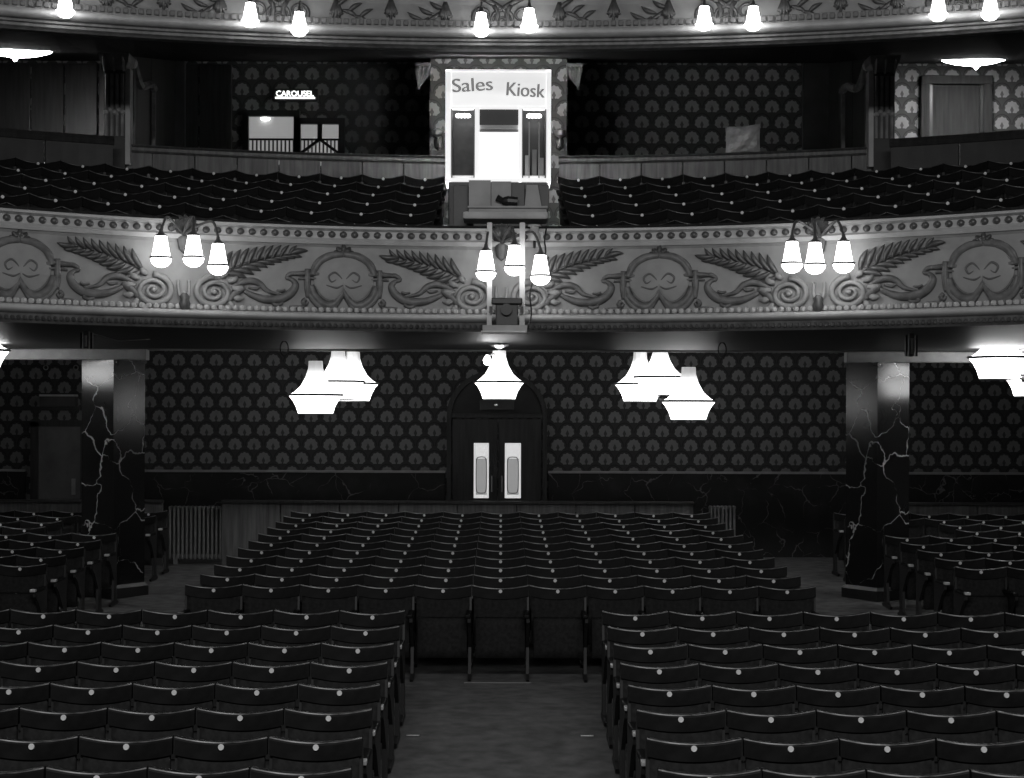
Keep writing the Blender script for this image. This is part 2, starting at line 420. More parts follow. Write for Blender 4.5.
radiator(709, 736, 505, 548, 25.3, 7, 'grey finned radiator right of the centre rear seats')

# ------------------------------------------------------------------ stalls seats
SW = .53
def grid_slab(bm, nx, rows, xw, thick, curve):
    """curved slab: rows = list of (y, z, dz_mid); faces both sides"""
    fr = []; bk = []
    for (y, z, dip) in rows:
        a = []; b = []
        for i in range(nx+1):
            u = i/nx*2-1
            yy = y+curve*(1-u*u); zz = z-dip*(1-u*u)
            a.append(bm.verts.new((u*xw, yy, zz))); b.append(bm.verts.new((u*xw, yy+thick, zz)))
        fr.append(a); bk.append(b)
    for r in range(len(rows)-1):
        for i in range(nx):
            bm.faces.new((fr[r][i], fr[r][i+1], fr[r+1][i+1], fr[r+1][i])); bm.faces.new((bk[r][i], bk[r+1][i], bk[r+1][i+1], bk[r][i+1]))
        for k in (0, nx): bm.faces.new((fr[r][k], fr[r+1][k], bk[r+1][k], bk[r][k]))
    for r in (0, -1):
        for i in range(nx): bm.faces.new((fr[r][i], bk[r][i], bk[r][i+1], fr[r][i+1]))
def seat_meshes(dip, rail='seat_wood'):
    S = {}
    bm = bmesh.new(); grid_slab(bm, 8, [(-.06, .33, 0), (-.045, .5, 0), (-.03, .66, .005), (-.022, .775, dip)], .245, .05, .015); S['backrest'] = mesh('backrest', bm, 'plush', True)
    bm = bmesh.new(); grid_slab(bm, 12, [(-.04, .765, dip), (-.034, .848, dip), (-.028, .858, dip), (-.018, .862, dip)], .262, .045, .015); S['top_rail'] = mesh('top_rail', bm, rail)
    bm = bmesh.new(); tube(bm, [(u*.262, -.030+.015*(1-u*u), .8595-dip*(1-u*u)) for u in [i/6-1 for i in range(13)]], .0045, 5); S['rail_highlight'] = mesh('rail_highlight', bm, 'rail_glint' if rail == 'seat_wood' else 'circle_glint', True)  # pale bead drawn as the highlight along the rail's top edge
    bm = bmesh.new(); tube(bm, [(0, -.032, .806), (0, -.030, .806), (0, -.012, .802)], [.014, .017, .0175], 10, up=(0, 0, 1)); S['number_plate'] = mesh('number_plate', bm, 'ivory')
    bm = bmesh.new(); grid_slab(bm, 4, [(-.24, .22, 0), (-.25, .30, 0), (-.19, .52, 0), (-.17, .56, 0), (-.15, .57, 0)], .225, .09, 0.0); S['seat_pad'] = mesh('seat_pad', bm, 'plush', True)
    bm = bmesh.new(); prism_yz(bm, [(.10, 0), (-.28, 0), (-.30, .03), (-.14, .06), (-.11, .30), (-.30, .50), (-.40, .56), (-.40, .60), (-.03, .60), (.0, .83), (.035, .845), (.05, .80), (.02, .40), (.03, .06), (.12, .03)], -.014, .014); S['standard'] = mesh('standard', bm, 'iron')
    bm = bmesh.new(); box(bm, -.025, .025, -.42, -.02, .60, .632, .01); S['armrest'] = mesh('armrest', bm, 'seat_wood')
    bm = bmesh.new(); box(bm, -.027, .027, -.432, -.36, .612, .640, .006); S['arm_plate'] = mesh('arm_plate', bm, 'pale_metal')
    return S
SM = seat_meshes(.034)
def seat(name, S, loc, rz, label, cat, group, end=0, side=1, full=True):
    r = empty(name, loc, rz+random.uniform(-.012, .012)); tag(r, label, cat, group)
    for k in ('backrest', 'top_rail', 'rail_highlight', 'number_plate', 'seat_pad'): put(k, S[k], r)
    sides = [side] if not end else [side, -side]
    for s in sides:
        if full: put('standard', S['standard'], r, (s*(SW/2-.015), 0, 0))
        put('armrest', S['armrest'], r, (s*(SW/2-.026), 0, 0))
        if end and s == -side and full: put('arm_plate', S['arm_plate'], r, (s*(SW/2-.026), 0, 0))
    return r
def in_frame(x, d, zt, mx=14):
    px = AX+x*F/d
    return -mx-.27*F/d < px < 1024+mx+.27*F/d
NEAR = [8.667+.683*i for i in range(8)]
count = 0
for s, bl in ((-1, 'left'), (1, 'right')):
    edge, pitch = (.75, .52) if s < 0 else (.80, .53)
    for ri, d in enumerate(NEAR):
        for k in range(9):
            X = s*(edge+pitch/2+pitch*k)
            if not in_frame(X, d, 0): continue
            st = seat('stalls_chair', SM, (X, d, floor_z(d)), 0, 'dark tip-up stalls seat, %s from the aisle, %s row of front %s block' % (ORD[k], ORD[ri], bl), 'seat', 'front stalls seats', end=(k == 0), side=s); st.scale.x = pitch/SW-.012
            count += 1
REAR = [15.73+.787*i for i in range(11)]
for ri, d in enumerate(REAR):
    for k in range(11):
        X = (k-5)*SW
        seat('stalls_chair', SM, (X, d, floor_z(d)), 0, 'dark tip-up stalls seat, %s from left end, %s row of the centre rear block' % (ORD[k], ORD[ri]), 'seat', 'centre rear stalls seats', end=(k == 0), side=1)
        count += 1
for s, bl in ((-1, 'left'), (1, 'right')):
    for ri in range(2, 11):
        d = REAR[ri]; n = 0
        for k in range(7):
            X = s*(4.62+SW/2+SW*k)
            if not in_frame(X, d, 0, 2): continue
            if abs(d-.2-21.25) < .8 and abs(abs(X)-4.82) < .62: continue       # the pillar stands here
            seat('stalls_chair', SM, (X, d, floor_z(d)), 0, 'dark tip-up stalls seat, %s from the side aisle, %s row of rear %s block' % (ORD[k], ORD[ri-2], bl), 'seat', 'side rear stalls seats', end=(n == 0), side=s)
            n += 1; count += 1
print('stalls seats', count)
# brass floor plates along the aisle
for s in (-1, 1):
    for i, d in enumerate((11.35, 12.9)):
        o = obj('floor_plate', lambda bm: box(bm, -.05, .05, -.02, .02, 0, .012, .003), 'brass', None, (.66*s, d, floor_z(d)))
        tag(o, 'small brass plate on the aisle floor, %s side, %s' % ('left' if s < 0 else 'right', ('nearest the camera', 'farther up')[i]), 'floor plate', 'aisle floor plates')
dN = 15.73-.36
o = obj('aisle_nosing', lambda bm: box(bm, -.33, .28, -.015, .015, 0, .014, .004), 'door_wood', None, (0, dN, floor_z(dN))); tag(o, 'thin metal nosing strip at the head of the centre aisle', 'metal strip')

# ------------------------------------------------------------------ dress circle front
PX = 1/104.3
def zc(y): return CZ+(HY-y)*16.3/F        # image row at the centre of the front -> height
cf = empty('wall_circle_front', (0, CY+CR, ZB)); struct(cf, 'curved plaster front of the dress circle with scrolls, palm fronds and cartouches')
def cz(z): return z-ZB
OFFY = CY-(CY+CR)           # local arc centre (parent sits at the arc's middle)
def cfo(name, prof, mat, n=90, smooth=False, t=CT):
    return obj(name, lambda bm: arc_sweep(bm, prof, CR, OFFY, -t, t, n), mat, cf, smooth=smooth)
cfo('parapet', [(-.15, 0.02), (-.0, .02), (.0, cz(zc(312))), (.0, cz(zc(250))), (.02, cz(zc(247))), (-.15, cz(zc(247)))], 'plaster')
cfo('bead_band', [(-.15, cz(zc(247))), (.04, cz(zc(247))), (.06, cz(zc(243))), (.04, cz(zc(241))), (.03, cz(zc(234))), (.08, cz(zc(232))), (.08, cz(zc(229.5))), (-.15, cz(zc(229.5)))], 'pale_mould')
cfo('padded_top', [(-.17, cz(zc(229.5))), (.09, cz(zc(229.5))), (.08, cz(zc(227))), (-.15, cz(zc(227)))], 'plush')
cfo('torus_mould', [(-.1, cz(zc(323))), (.03, cz(zc(323))), (.10, cz(zc(321))), (.12, cz(zc(318))), (.09, cz(zc(315.5))), (.03, cz(zc(314.5))), (-.1, cz(zc(314.5)))], 'pale_mould', smooth=True)
cfo('lower_fillet', [(-.1, -.01), (.015, -.01), (.05, .03), (.02, cz(zc(323))), (-.1, cz(zc(323)))], 'dark_mould')
# beads on the band
bm = bmesh.new(); bmesh.ops.create_icosphere(bm, subdivisions=2, radius=.036); bmesh.ops.scale(bm, vec=(1.0, .8, .9), verts=bm.verts); bead_me = mesh('bead', bm, 'gilt', True)
nb = 118; bt = .92
for i in range(nb+1):
    t = -bt+2*bt*i/nb
    put('bead', bead_me, cf, arc_loc(CR, OFFY, t, cz(zc(237.5)), .045), -t)
def f(bm):
    for i in range(190):
        t = -.92+1.84*i/189
        p = arc_loc(CR, OFFY, t, cz(zc(311.8)), .03)
        lathe(bm, [(.0, -.028), (.026, -.018), (.03, 0), (.026, .018), (0, .028)], 6, p, cap=False)
rp = obj('rope_bead', f, 'pale_mould', cf); rp['kind'] = 'stuff'
def f(bm):
    for i in range(230):
        t = -.92+1.84*i/229
        p = arc_loc(CR, OFFY, t, cz(zc(327.5)), .045)
        lathe(bm, [(.0, -.024), (.02, -.014), (.024, 0.005), (.012, .02), (0, .024)], 5, p, cap=False)
rp = obj('leaf_strip', f, 'gilt', cf); rp['kind'] = 'stuff'
# ornaments; drawn in units of a zoomed photo where 1 unit = U metres, z measured from row 365
U = .00240
ZM = cz(zc(282.6))
def q(pts): return [(x*U, 0, -(z-365)*U) for x, z in pts]
def mirror(pts): return [(-x, z) for x, z in pts]
def outl(pts): return [(x*U, -(z-365)*U) for x, z in pts]
DEP = -.012
def stroke(bm, pts, keys, sub=5, flat=1.0, dy=0.0, seg=6):
    c = crom(q(pts), sub); c = [Vector((p.x, dy, p.z)) for p in c]
    tube(bm, c, [k*U for k in lerp_list(keys, len(c))], seg, flat=flat)
def cart_frame(bm):
    for m in (1, -1):
        g = lambda L: [(m*x, z) for x, z in L]
        stroke(bm, g([(0, 262), (-50, 268), (-90, 290), (-115, 325), (-122, 345)]), [13, 17, 14, 17])
        stroke(bm, g([(-40, 262), (-80, 272), (-112, 300), (-128, 332)]), [4, 8, 9, 5])
        stroke(bm, g([(0, 395), (-10, 425), (-45, 462), (-85, 455), (-115, 425), (-128, 385)]), [8, 14, 17, 17, 11])
        stroke(bm, g([(0, 420), (-22, 452), (-50, 480), (-92, 470), (-130, 430), (-140, 390)]), [5, 10, 12, 12, 8])
        stroke(bm, g([(-30, 440), (-60, 445), (-92, 425), (-112, 390)]), [3, 6, 6, 3])
        stroke(bm, g([(-150, 470), (-185, 474), (-215, 472)]), [5, 9, 4])
        stroke(bm, g([(-142, 322), (-143, 380), (-140, 432)]), [12, 14, 10])
        stroke(bm, g([(-95, 342), (-150, 340), (-195, 342)]), [9, 11, 8])
        stroke(bm, g([(-100, 360), (-140, 358), (-180, 362)]), [5, 7, 4])
        stroke(bm, g([(-25, 290), (-70, 300), (-98, 330), (-60, 325), (-80, 312)]), [5, 6, 6, 4, 3])
        stroke(bm, g([(-150, 440), (-160, 452), (-150, 462), (-140, 450)]), [8, 10, 8, 5])
def cart_crest(bm):
    for a in (-62, -32, 0, 32, 62):
        r = math.radians(a); L = 44 if a == 0 else 36 if abs(a) < 40 else 30
        stroke(bm, [(18*math.sin(r), 268-10*math.cos(r)), (L*.6*math.sin(r)*1.3, 265-L*.6*math.cos(r)), (L*math.sin(r)*1.5, 265-L*math.cos(r))], [10, 13, 4])
    stroke(bm, [(-58, 272), (0, 258), (58, 272)], [6, 9, 6])
def cart_shield(bm):
    pts = [(0, 400), (-25, 440), (-65, 440), (-105, 405), (-118, 350), (-92, 300), (-50, 276), (0, 270)]
    L = crom(q(pts), 4); L = [(p.x, p.z) for p in L]
    full = L+[(-x, z) for x, z in L[::-1]][1:-1]
    c = (0, -.03, 0); n = len(full)
    rim = [bm.verts.new((x, -.004, z)) for x, z in full]; mid = [bm.verts.new((x*.75, -.028, z*.75)) for x, z in full]
    ctr = bm.verts.new((0, -.036, 0))
    for i in range(n):
        j = (i+1) % n
        bm.faces.new((rim[i], rim[j], mid[j], mid[i])); bm.faces.new((mid[i], mid[j], ctr))
def cart_swirl(bm):
    for m in (1, -1):
        stroke(bm, [(m*8, 360), (m*35, 335), (m*60, 350), (m*50, 372), (m*30, 362)], [3, 5, 5, 4, 2], dy=-.03, seg=5)
        stroke(bm, [(m*5, 385), (m*30, 395), (m*70, 385)], [3, 5, 2], dy=-.03, seg=5)
def bend(me, R=CR):
    for v in me.vertices: v.co.y -= v.co.x*v.co.x/(2*R)
    return me
mc = {}
for nm, fn, mt in (('cartouche', cart_frame, 'antique'), ('crest', cart_crest, 'gilt'), ('shield', cart_shield, 'plaster'), ('swirl', cart_swirl, 'dark_mould')):
    bm = bmesh.new(); fn(bm); mc[nm] = bend(mesh(nm, bm, mt, True))
def scroll_band(m):
    def fn(bm):
        g = lambda L: [(m*x, z) for x, z in L]
        stroke(bm, g([(165, 345), (205, 342), (225, 358), (205, 365), (190, 385), (205, 415), (245, 440), (310, 445), (360, 430), (390, 415)]), [7, 9, 7, 8, 14, 17, 18, 16, 12, 8], flat=.9)
        stroke(bm, g([(250, 425), (300, 412), (330, 385), (365, 375), (405, 385), (440, 405)]), [3, 9, 12, 14, 12, 8], flat=.9)
        stroke(bm, g([(230, 405), (245, 412), (265, 408)]), [4, 6, 3])
        stroke(bm, g([(240, 458), (262, 448), (280, 458), (262, 466), (240, 458)]), [7, 9, 7, 8, 6])
        stroke(bm, g([(390, 400), (430, 430), (455, 460)]), [12, 16, 8], flat=.9)
        stroke(bm, g([(330, 395), (345, 405), (375, 400)]), [4, 7, 4])
    return fn
def volute(m):
    # local centre of the spiral at the object origin
    def fn(bm):
        pts = []; rad = []
        for i in range(46):
            a = i/45*2*PI*2.3; r = (.17*(1-i/45*.90))
            pts.append((m*r*math.cos(a+PI*.5)*1.08, -.004-.012*i/45, r*math.sin(a+PI*.5)*.86)); rad.append(.032*(1-i/45*.62))
        tube(bm, pts, rad, 6, flat=.9)
        lathe_pts = [(0, -.045), (.02, -.035), (.026, -.01)]
        bmesh.ops.create_icosphere(bm, subdivisions=1, radius=.026, matrix=Matrix.Translation((0, -.02, 0)))
    return fn
def shell_fan(m):
    def fn(bm):
        for k in range(6):
            a = math.radians(20+k*26)
            r0, r1 = .175, .30-.012*abs(k-2)
            pts = [(m*r0*math.sin(a), 0, r0*.86*math.cos(a)), (m*(r0+r1)/2*math.sin(a+.12), -.01, (r0+r1)/2*.86*math.cos(a+.12)), (m*r1*math.sin(a+.05), 0, r1*.8*math.cos(a+.05))]
            tube(bm, crom(pts, 3), lerp_list([.02, .034, .008], 7), 6, flat=.8)
    return fn
def leaf_mesh(name):
    bm = bmesh.new(); L, W = .19, .026; rows = []
    for i in range(7):
        t = i/6; wv = W*math.sin(PI*min(1, t*.92+.06))**.8; b = .025*math.sin(t*PI*.8)
        rows.append([bm.verts.new((L*t, -.003, b-wv)), bm.verts.new((L*t, -.024*math.sin(PI*(t*.9+.05)), b)), bm.verts.new((L*t, -.003, b+wv))])
    for a, b in zip(rows, rows[1:]):
        bm.faces.new((a[0], b[0], b[1], a[1])); bm.faces.new((a[1], b[1], b[2], a[2]))
    r = bmesh.ops.extrude_face_region(bm, geom=bm.faces[:])
    for v in r['geom']:
        if isinstance(v, bmesh.types.BMVert): v.co.y += .004
    return mesh(name, bm, 'gilt', True)
leaf_me = leaf_mesh('leaf')
def frond_stem(m):
    def fn(bm):
        pts = [(m*.12, 0, .02), (m*.3, 0, .11), (m*.5, 0, .18), (m*.72, 0, .215)]
        tube(bm, crom(pts, 5), lerp_list([.014, .012, .006], 16), 6, flat=.8)
    return fn
orn = {}
for m in (1, -1):
    for nm, fn, mt in (('scroll', scroll_band(m), 'antique'), ('volute', volute(m), 'plaster'), ('shell_fan', shell_fan(m), 'plaster'), ('palm_frond', frond_stem(m), 'gilt')):
        bm = bmesh.new(); fn(bm); orn[nm, m] = bend(mesh(nm, bm, mt, True))
PER = math.radians(24.9)
def cplace(name, me, t, dz=0.0, out=.012): return put(name, me, cf, arc_loc(CR, OFFY, t, ZM+dz, out), -t)
for k in (-1.5, -.5, .5, 1.5):
    t = k*PER
    o = cplace('cartouche', mc['cartouche'], t, 0, .02)
    for nm in ('crest', 'shield', 'swirl'): put(nm, mc[nm], o)
    for m in (1, -1): cplace('scroll', orn['scroll', m], t+m*PER*0, 0, .018)
# each scroll spans up to .45*1 m away from its cartouche: bend it on the arc by shifting outwards a little
for k in (-2, -1, 0, 1, 2):
    t = k*PER
    for m in (1, -1):
        vt = t+m*.285/CR
        o = cplace('volute', orn['volute', m], vt, -.14, .02)
        put('shell_fan', orn['shell_fan', m], o)
        fr = cplace('palm_frond', orn['palm_frond', m], t+m*.26/CR, 0.02, .02)
        for i in range(9):
            u = .12+.6*i/8
            z = .02+(u-.12)*.46-(u-.12)**2*.28
            for sgn in (1, -1):
                lf = put('leaf', leaf_me, fr, (m*u, -.004-.003*sgn-u*u/(2*CR), z))
                ang = math.radians((52 if sgn > 0 else -30)*(1-.35*i/8)+14)
                lf.rotation_euler = (0, -ang if m > 0 else -(PI-ang), -m*u/CR)
                s = (1.15-.45*i/8); lf.scale = (s, 1, s)
        lf = put('leaf', leaf_me, fr, (m*.72, -.006-.72**2/(2*CR), .213)); lf.rotation_euler = (0, -math.radians(8) if m > 0 else -(PI-math.radians(8)), -m*.72/CR)
    if k != 0:
        o = cplace('pendant_drop', mesh('pendant_drop', (lambda b: (lathe(b, [(.0, -.13), (.03, -.08), (.055, -.02), (.04, .02), (.05, .05), (.02, .08)], 8, cap=False, ey=.6), b)[1])(bmesh.new()), 'gilt', True), t, -.24, .06)
    o = cplace('keystone', mesh('keystone', (lambda b: (tube(b, crom([(-.05, 0, .1), (-.045, -.02, -.02), (0, -.03, -.09), (.045, -.02, -.02), (.05, 0, .1)], 5), .016, 6), bmesh.ops.create_icosphere(b, subdivisions=1, radius=.032, matrix=Matrix.Translation((0, -.02, -.03))), b)[2])(bmesh.new()), 'plaster', True), t, -.14, .015)

# bracket lamps on the circle front
def bracket_shade_meshes():
    S = {}
    bm = bmesh.new(); lathe(bm, [(.052, .20), (.060, .15), (.076, .06), (.088, .0)], 16, cap=False)
    lathe(bm, [(.088, 0), (.096, -.012), (.088, -.04), (.062, -.07), (.03, -.085), (0.001, -.088)], 16, cap=False); bmesh.ops.remove_doubles(bm, verts=bm.verts, dist=.0005)
    S['shade'] = mesh('lamp_shade', bm, 'bracket_shade', True)
    bm = bmesh.new(); tube(bm, [(.094*math.cos(a*PI/10), .094*math.sin(a*PI/10), .004) for a in range(20)], .010, 5, up=(0, 0, 1), closed=True); S['band'] = mesh('rim_band', bm, 'band')
    bm = bmesh.new(); lathe(bm, [(.054, .195), (.056, .205), (.035, .215), (.02, .235), (.016, .26), (.0, .265)], 12, cap=False); S['cap'] = mesh('shade_cap', bm, 'gilt', True)
    return S
BS = bracket_shade_meshes()
def bracket(t, shades, label):
    base = arc_loc(CR, CY, t, zc(250), .03)
    r = empty('bracket_lamp', base); tag(r, label, 'wall lamp', 'three-shade bracket lamps on the circle front')
    obj('backplate', lambda bm: (lathe(bm, [(0, -.14), (.05, -.10), (.07, 0), (.10, .10), (.06, .16), (0, .2)], 10, ey=.35, cap=False)), 'gilt', r, (0, 0, .03), -t, smooth=True)
    for i in range(7):
        a = math.radians(-75+25*i)
        obj('leaf', lambda bm: tube(bm, crom([(0, -.03, .1), (.09*math.sin(a), -.06, .12+.09*math.cos(a)), (.15*math.sin(a), -.03, .12+.13*math.cos(a))], 3), lerp_list([.015, .028, .004], 7), 6, flat=.4), 'gilt', r, (0, 0, 0), -t)
    for (x, y, out) in shades:
        p = P(x, y, base.y-out)            # rim centre of the shade
        l = p-base
        sh = put('lamp_shade', BS['shade'], r, l); put('rim_band', BS['band'], sh); put('shade_cap', BS['cap'], sh)
        top = l+Vector((0, 0, .255))
        mid = (top*.55)+Vector((l.x*.25, -.03, .16)); 
        obj('arm', lambda bm: tube(bm, crom([(0, -.03, .06), tuple(top*.3+Vector((0, -.03, .11))), tuple(mid), tuple(top)], 5), .013, 6, up=(.3, 1, .2)), 'gilt', r)
    # round glass disc ornament on the outer arms
    return r
bracket(-PER, [(160.5, 259, .34), (193, 258.5, .40), (217.5, 266.5, .30)], 'lit three-shade bracket lamp at the left of the balcony front')
bracket(0, [(485.5, 272, .36), (514, 266.5, .42), (540, 276, .34)], 'lit three-shade bracket lamp at the centre of the balcony front, by the posts')
bracket(PER, [(791.5, 262.5, .32), (814.5, 263.5, .40), (843, 262.5, .36)], 'lit three-shade bracket lamp at the right of the balcony front')

# ------------------------------------------------------------------ dress circle tiers and seats
fl = empty('floor_circle', (0, CY+CR, ZB+.1)); struct(fl, 'stepped dark floor of the dress circle behind the balcony front', 'floor')
CROWS = [(17.4, 222), (18.22, 211), (19.05, 201), (19.9, 192), (20.75, 184), (21.6, 176)]
CZT = [CZ+(HY-y)*d/F for d, y in CROWS]
for i, ((d, y), zt) in enumerate(zip(CROWS, CZT)):
    r0 = (CROWS[i-1][0]+.12 if i else CR+CY+.16)-CY; r1 = (d+.12 if i < 5 else 24.0)-CY
    zf = zt-.862
    obj('step', lambda bm: arc_sweep(bm, [(-r0, max(ZB+.13, zf-.35)-ZB-.1), (-r1, max(ZB+.13, zf-.35)-ZB-.1), (-r1, zf-ZB-.1), (-r0, zf-ZB-.1)], 0, OFFY, -.75, .75, 30), 'carpet', fl)
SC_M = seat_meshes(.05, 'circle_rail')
nc = 0
for ri, ((d, y), zt) in enumerate(zip(CROWS, CZT)):
    R = d-CY
    for s, bl in ((-1, 'left'), (1, 'right')):
        k = 0; n = 0
        while True:
            t = s*(.71+SW/2+SW*k)/R
            loc = Vector((R*math.sin(t), CY+R*math.cos(t), zt-.862))
            if not in_frame(loc.x, loc.y, 0, 2): break
            seat('circle_chair', SC_M, loc, -t, 'dark circle seat, %s to the %s of the kiosk, %s row above the balcony front' % (ORD[k], bl, ORD[ri]), 'seat', 'dress circle seats', end=(k == 0), side=s, full=False)
            k += 1; nc += 1
            if k > 14: break
print('circle seats', nc)

# partition behind the circle seats
PR = 13.06
pt = empty('wall_circle_partition', (0, CY+PR, 5.0)); struct(pt, 'curved panelled wooden partition with a moulded rail behind the circle seats')
po = -PR
TP = math.radians(22.3); zt = CZ+(HY-156.5)*22.4/F-5.0
gapt = .75/PR
for s in (-1, 1):
    n = 8
    for i in range(n):
        a = s*(gapt+(TP-gapt)*i/n); b = s*(gapt+(TP-gapt)*(i+1)/n)
        obj('panel', lambda bm: arc_sweep(bm, [(-.03, -.3), (.02, -.3), (.02, zt-.10), (-.03, zt-.10)], PR, po, min(a, b)+.0006, max(a, b)-.0006, 3), 'barrier_wood', pt)
    a, b = sorted((s*gapt, s*TP))
    obj('rail', lambda bm: arc_sweep(bm, [(-.06, zt-.10), (.04, zt-.10), (.055, zt-.085), (.03, zt-.07), (.03, zt-.03), (.07, zt-.012), (.06, zt), (-.06, zt)], PR, po, a, b, 24), 'grained_wood', pt)
    # raised dark box front beyond the pillar
    R2 = 12.3; zt2 = 6.03
    sw = empty('wall_circle_side', (0, CY+R2, 5.0)); struct(sw, 'dark panelled box front at the %s end of the circle' % ('left' if s < 0 else 'right'))
    a0 = 22.6; a1 = 38
    for i in range(4):
        aa = math.radians(a0+(a1-a0)*i/4)*s; bb = math.radians(a0+(a1-a0)*(i+1)/4)*s
        obj('panel', lambda bm: arc_sweep(bm, [(-.04, -.4), (.02, -.4), (.02, zt2-5.1), (-.04, zt2-5.1)], R2, -R2, min(aa, bb)+.001, max(aa, bb)-.001, 4), 'dark_wood', sw)
    a, b = sorted((math.radians(a0)*s, math.radians(a1)*s))
    obj('rail', lambda bm: arc_sweep(bm, [(-.08, zt2-5.1), (.05, zt2-5.1), (.07, zt2-5.05), (.05, zt2-5), (-.08, zt2-5)], R2, -R2, a, b, 16), 'grained_dark', sw)

# circle rear wall
WC = 25.5
UR, UYC = 14.4, 18.5-14.4
UZB = CZ+366*18.5/F
def soffit_z(d): return UZB+(d-18.5)*(7.95-UZB)/(WC-18.5)
def PC(x, y, d=WC): p = P(x, y, d); return p.x, p.z
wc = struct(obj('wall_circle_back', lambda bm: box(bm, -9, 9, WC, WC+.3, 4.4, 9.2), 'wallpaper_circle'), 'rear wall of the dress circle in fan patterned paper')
# walkway floor
obj('walkway', lambda bm: box(bm, -9, 9, 23.3, WC, 4.55, CZT[-1]-.862), 'carpet', fl, (0, -(CY+CR), -(ZB+.1)))
# wood panelling left
x0, z0 = PC(-70, 66); x1, _ = PC(232, 66)
pa = empty('wood_panelling', ((x0+x1)/2, WC-.01, 4.9)); tag(pa, 'dark wood panelling on the left part of the circle rear wall', 'panelling')
n = 9; hw = (x1-x0)/2
for i in range(n):
    a = -hw+2*hw*i/n
    obj('panel', lambda bm: box(bm, a+.012, a+2*hw/n-.012, -.05, 0, 0, z0-4.9, .01), 'grained_dark', pa)
# pilasters
for x0p, x1p, lb in ((164, 186, 'left'), (800, 832, 'right')):
    a, zt = PC(x0p, 64); b, zb = PC(x1p, 160)
    pr = empty('wall_pilaster', ((a+b)/2, WC-.06, 4.9)); tag(pr, 'dim wooden pilaster on the %s part of the circle rear wall' % lb, 'pilaster', 'rear wall pilasters')
    h = (b-a)/2
    obj('shaft', lambda bm: box(bm, -h, h, -.14, 0, 1.0, zt-4.9, .02), 'panel_wood', pr)
    obj('pedestal', lambda bm: box(bm, -h*1.2, h*1.2, -.17, 0, 0, 1.02, .02), 'panel_wood', pr)
# central papered pier
a, zt = PC(429, 55, 23.0); b, _ = PC(566, 60, 23.0)
pier = empty('wall_pier', ((a+b)/2, 23.0, 4.9)); struct(pier, 'papered pier behind the white sales kiosk with corbels')
hw = (b-a)/2
obj('pier_face', lambda bm: box(bm, -hw, hw, 0, 2.48, 0, soffit_z(23.0)-4.9), 'wallpaper_circle', pier)
for s in (-1, 1):
    zc_ = CZ+(HY-66)*22.9/F-4.9
    def f(bm):
        for q in range(4):
            xt = s*(hw+.01+.05*q)
            tube(bm, crom([(xt, -.08, zc_), (xt+s*.015, -.12, zc_-.06), (s*(hw+.15)*.35+xt*.65, -.10, zc_-.16), (s*(hw+.155), -.07, zc_-.29)], 4), lerp_list([.028, .03, .024, .01], 13), 6)
        bmesh.ops.create_icosphere(bm, subdivisions=1, radius=.03, matrix=Matrix.Translation((s*(hw+.155), -.07, zc_-.29)))
        box(bm, *sorted((s*(hw-.01), s*(hw+.2))), -.14, .05, zc_-.01, zc_+.03)
    obj('corbel', f, 'antique', pier)
    p = P(437 if s < 0 else 559, 139, 22.85)
    sc = empty('wall_sconce', (p.x, 23.0, p.z)); tag(sc, 'small unlit sconce on the papered pier, %s of the kiosk' % ('left' if s < 0 else 'right'), 'sconce', 'pier sconces')
    obj('backplate', lambda bm: lathe(bm, [(0, -.14), (.05, -.1), (.06, 0), (.03, .08), (0, .1)], 8, ey=.4, cap=False), 'black_metal', sc, (0, -.02, 0))
    obj('arm', lambda bm: tube(bm, crom([(0, -.03, -.05), (0, -.14, -.08), (0, -.16, .02)], 4), .014, 6, up=(1, 0, 0)), 'brass', sc)
    obj('cup', lambda bm: lathe(bm, [(.02, 0), (.07, .03), (.08, .09), (.03, .12)], 10), 'brass', sc, (0, -.16, .02))

# lit lobby window and door, CAROUSEL sign
def window(name, x0, x1, y0, y1, label, cross):
    a, zt = PC(x0, y0, WC-.05); b, zb = PC(x1, y1, WC-.05)
    zb -= .15
    r = empty(name, ((a+b)/2, WC-.001, zb)); struct(r, label, 'window' if not cross else 'door')
    hw = (b-a)/2; h = zt-zb
    zmid = CZ+(HY-139.5)*WC/F-zb
    def f(bm):
        box(bm, -hw-.09, -hw, -.1, 0, -.05, h+.09); box(bm, hw, hw+.09, -.1, 0, -.05, h+.09); box(bm, -hw, hw, -.1, 0, h, h+.09); box(bm, -hw, hw, -.1, 0, -.05, 0)
    obj('window_frame', f, 'black_metal', r)
    obj('pane', lambda bm: box(bm, -hw, hw, -.02, -.01, zmid, h), 'lobby_pane', r)
    ns = 11 if not cross else 10
    bl = bmesh.new(); box(bl, .1*2*hw/ns, .62*2*hw/ns, -.03, -.012, 0, zmid-.03); me = mesh('blind_strip', bl, 'lobby_pane')
    obj('blind_backing', lambda bm: box(bm, -hw, hw, -.012, -.004, 0, zmid-.02), 'panel_wood', r)
    for i in range(ns): put('blind_strip', me, r, (-hw+2*hw*i/ns, 0, 0))
    obj('blind_rail', lambda bm: box(bm, -hw, hw, -.04, -.01, zmid-.03, zmid), 'black_metal', r)
    if cross:
        obj('mullion', lambda bm: box(bm, -.035, .035, -.08, -.03, h*.62, h), 'black_metal', r)
        for s in (-1, 1):
            obj('brace', lambda bm: prism_xz(bm, [(0, h*.68), (0, h*.60), (s*hw, h*.27), (s*hw, h*.35)], -.08, -.03), 'black_metal', r)
    else:
        obj('lobby_lamp', lambda bm: lathe(bm, [(.0, -.025), (.06, -.018), (.075, 0), (.06, .015), (0, .02)], 12, cap=False, ey=.3), 'tube', r, (-.04-hw*.15, -.06, h-.03))
window('window_1', 248, 293, 117.5, 156, 'lit lobby window with striped blind at the left of the circle', False)
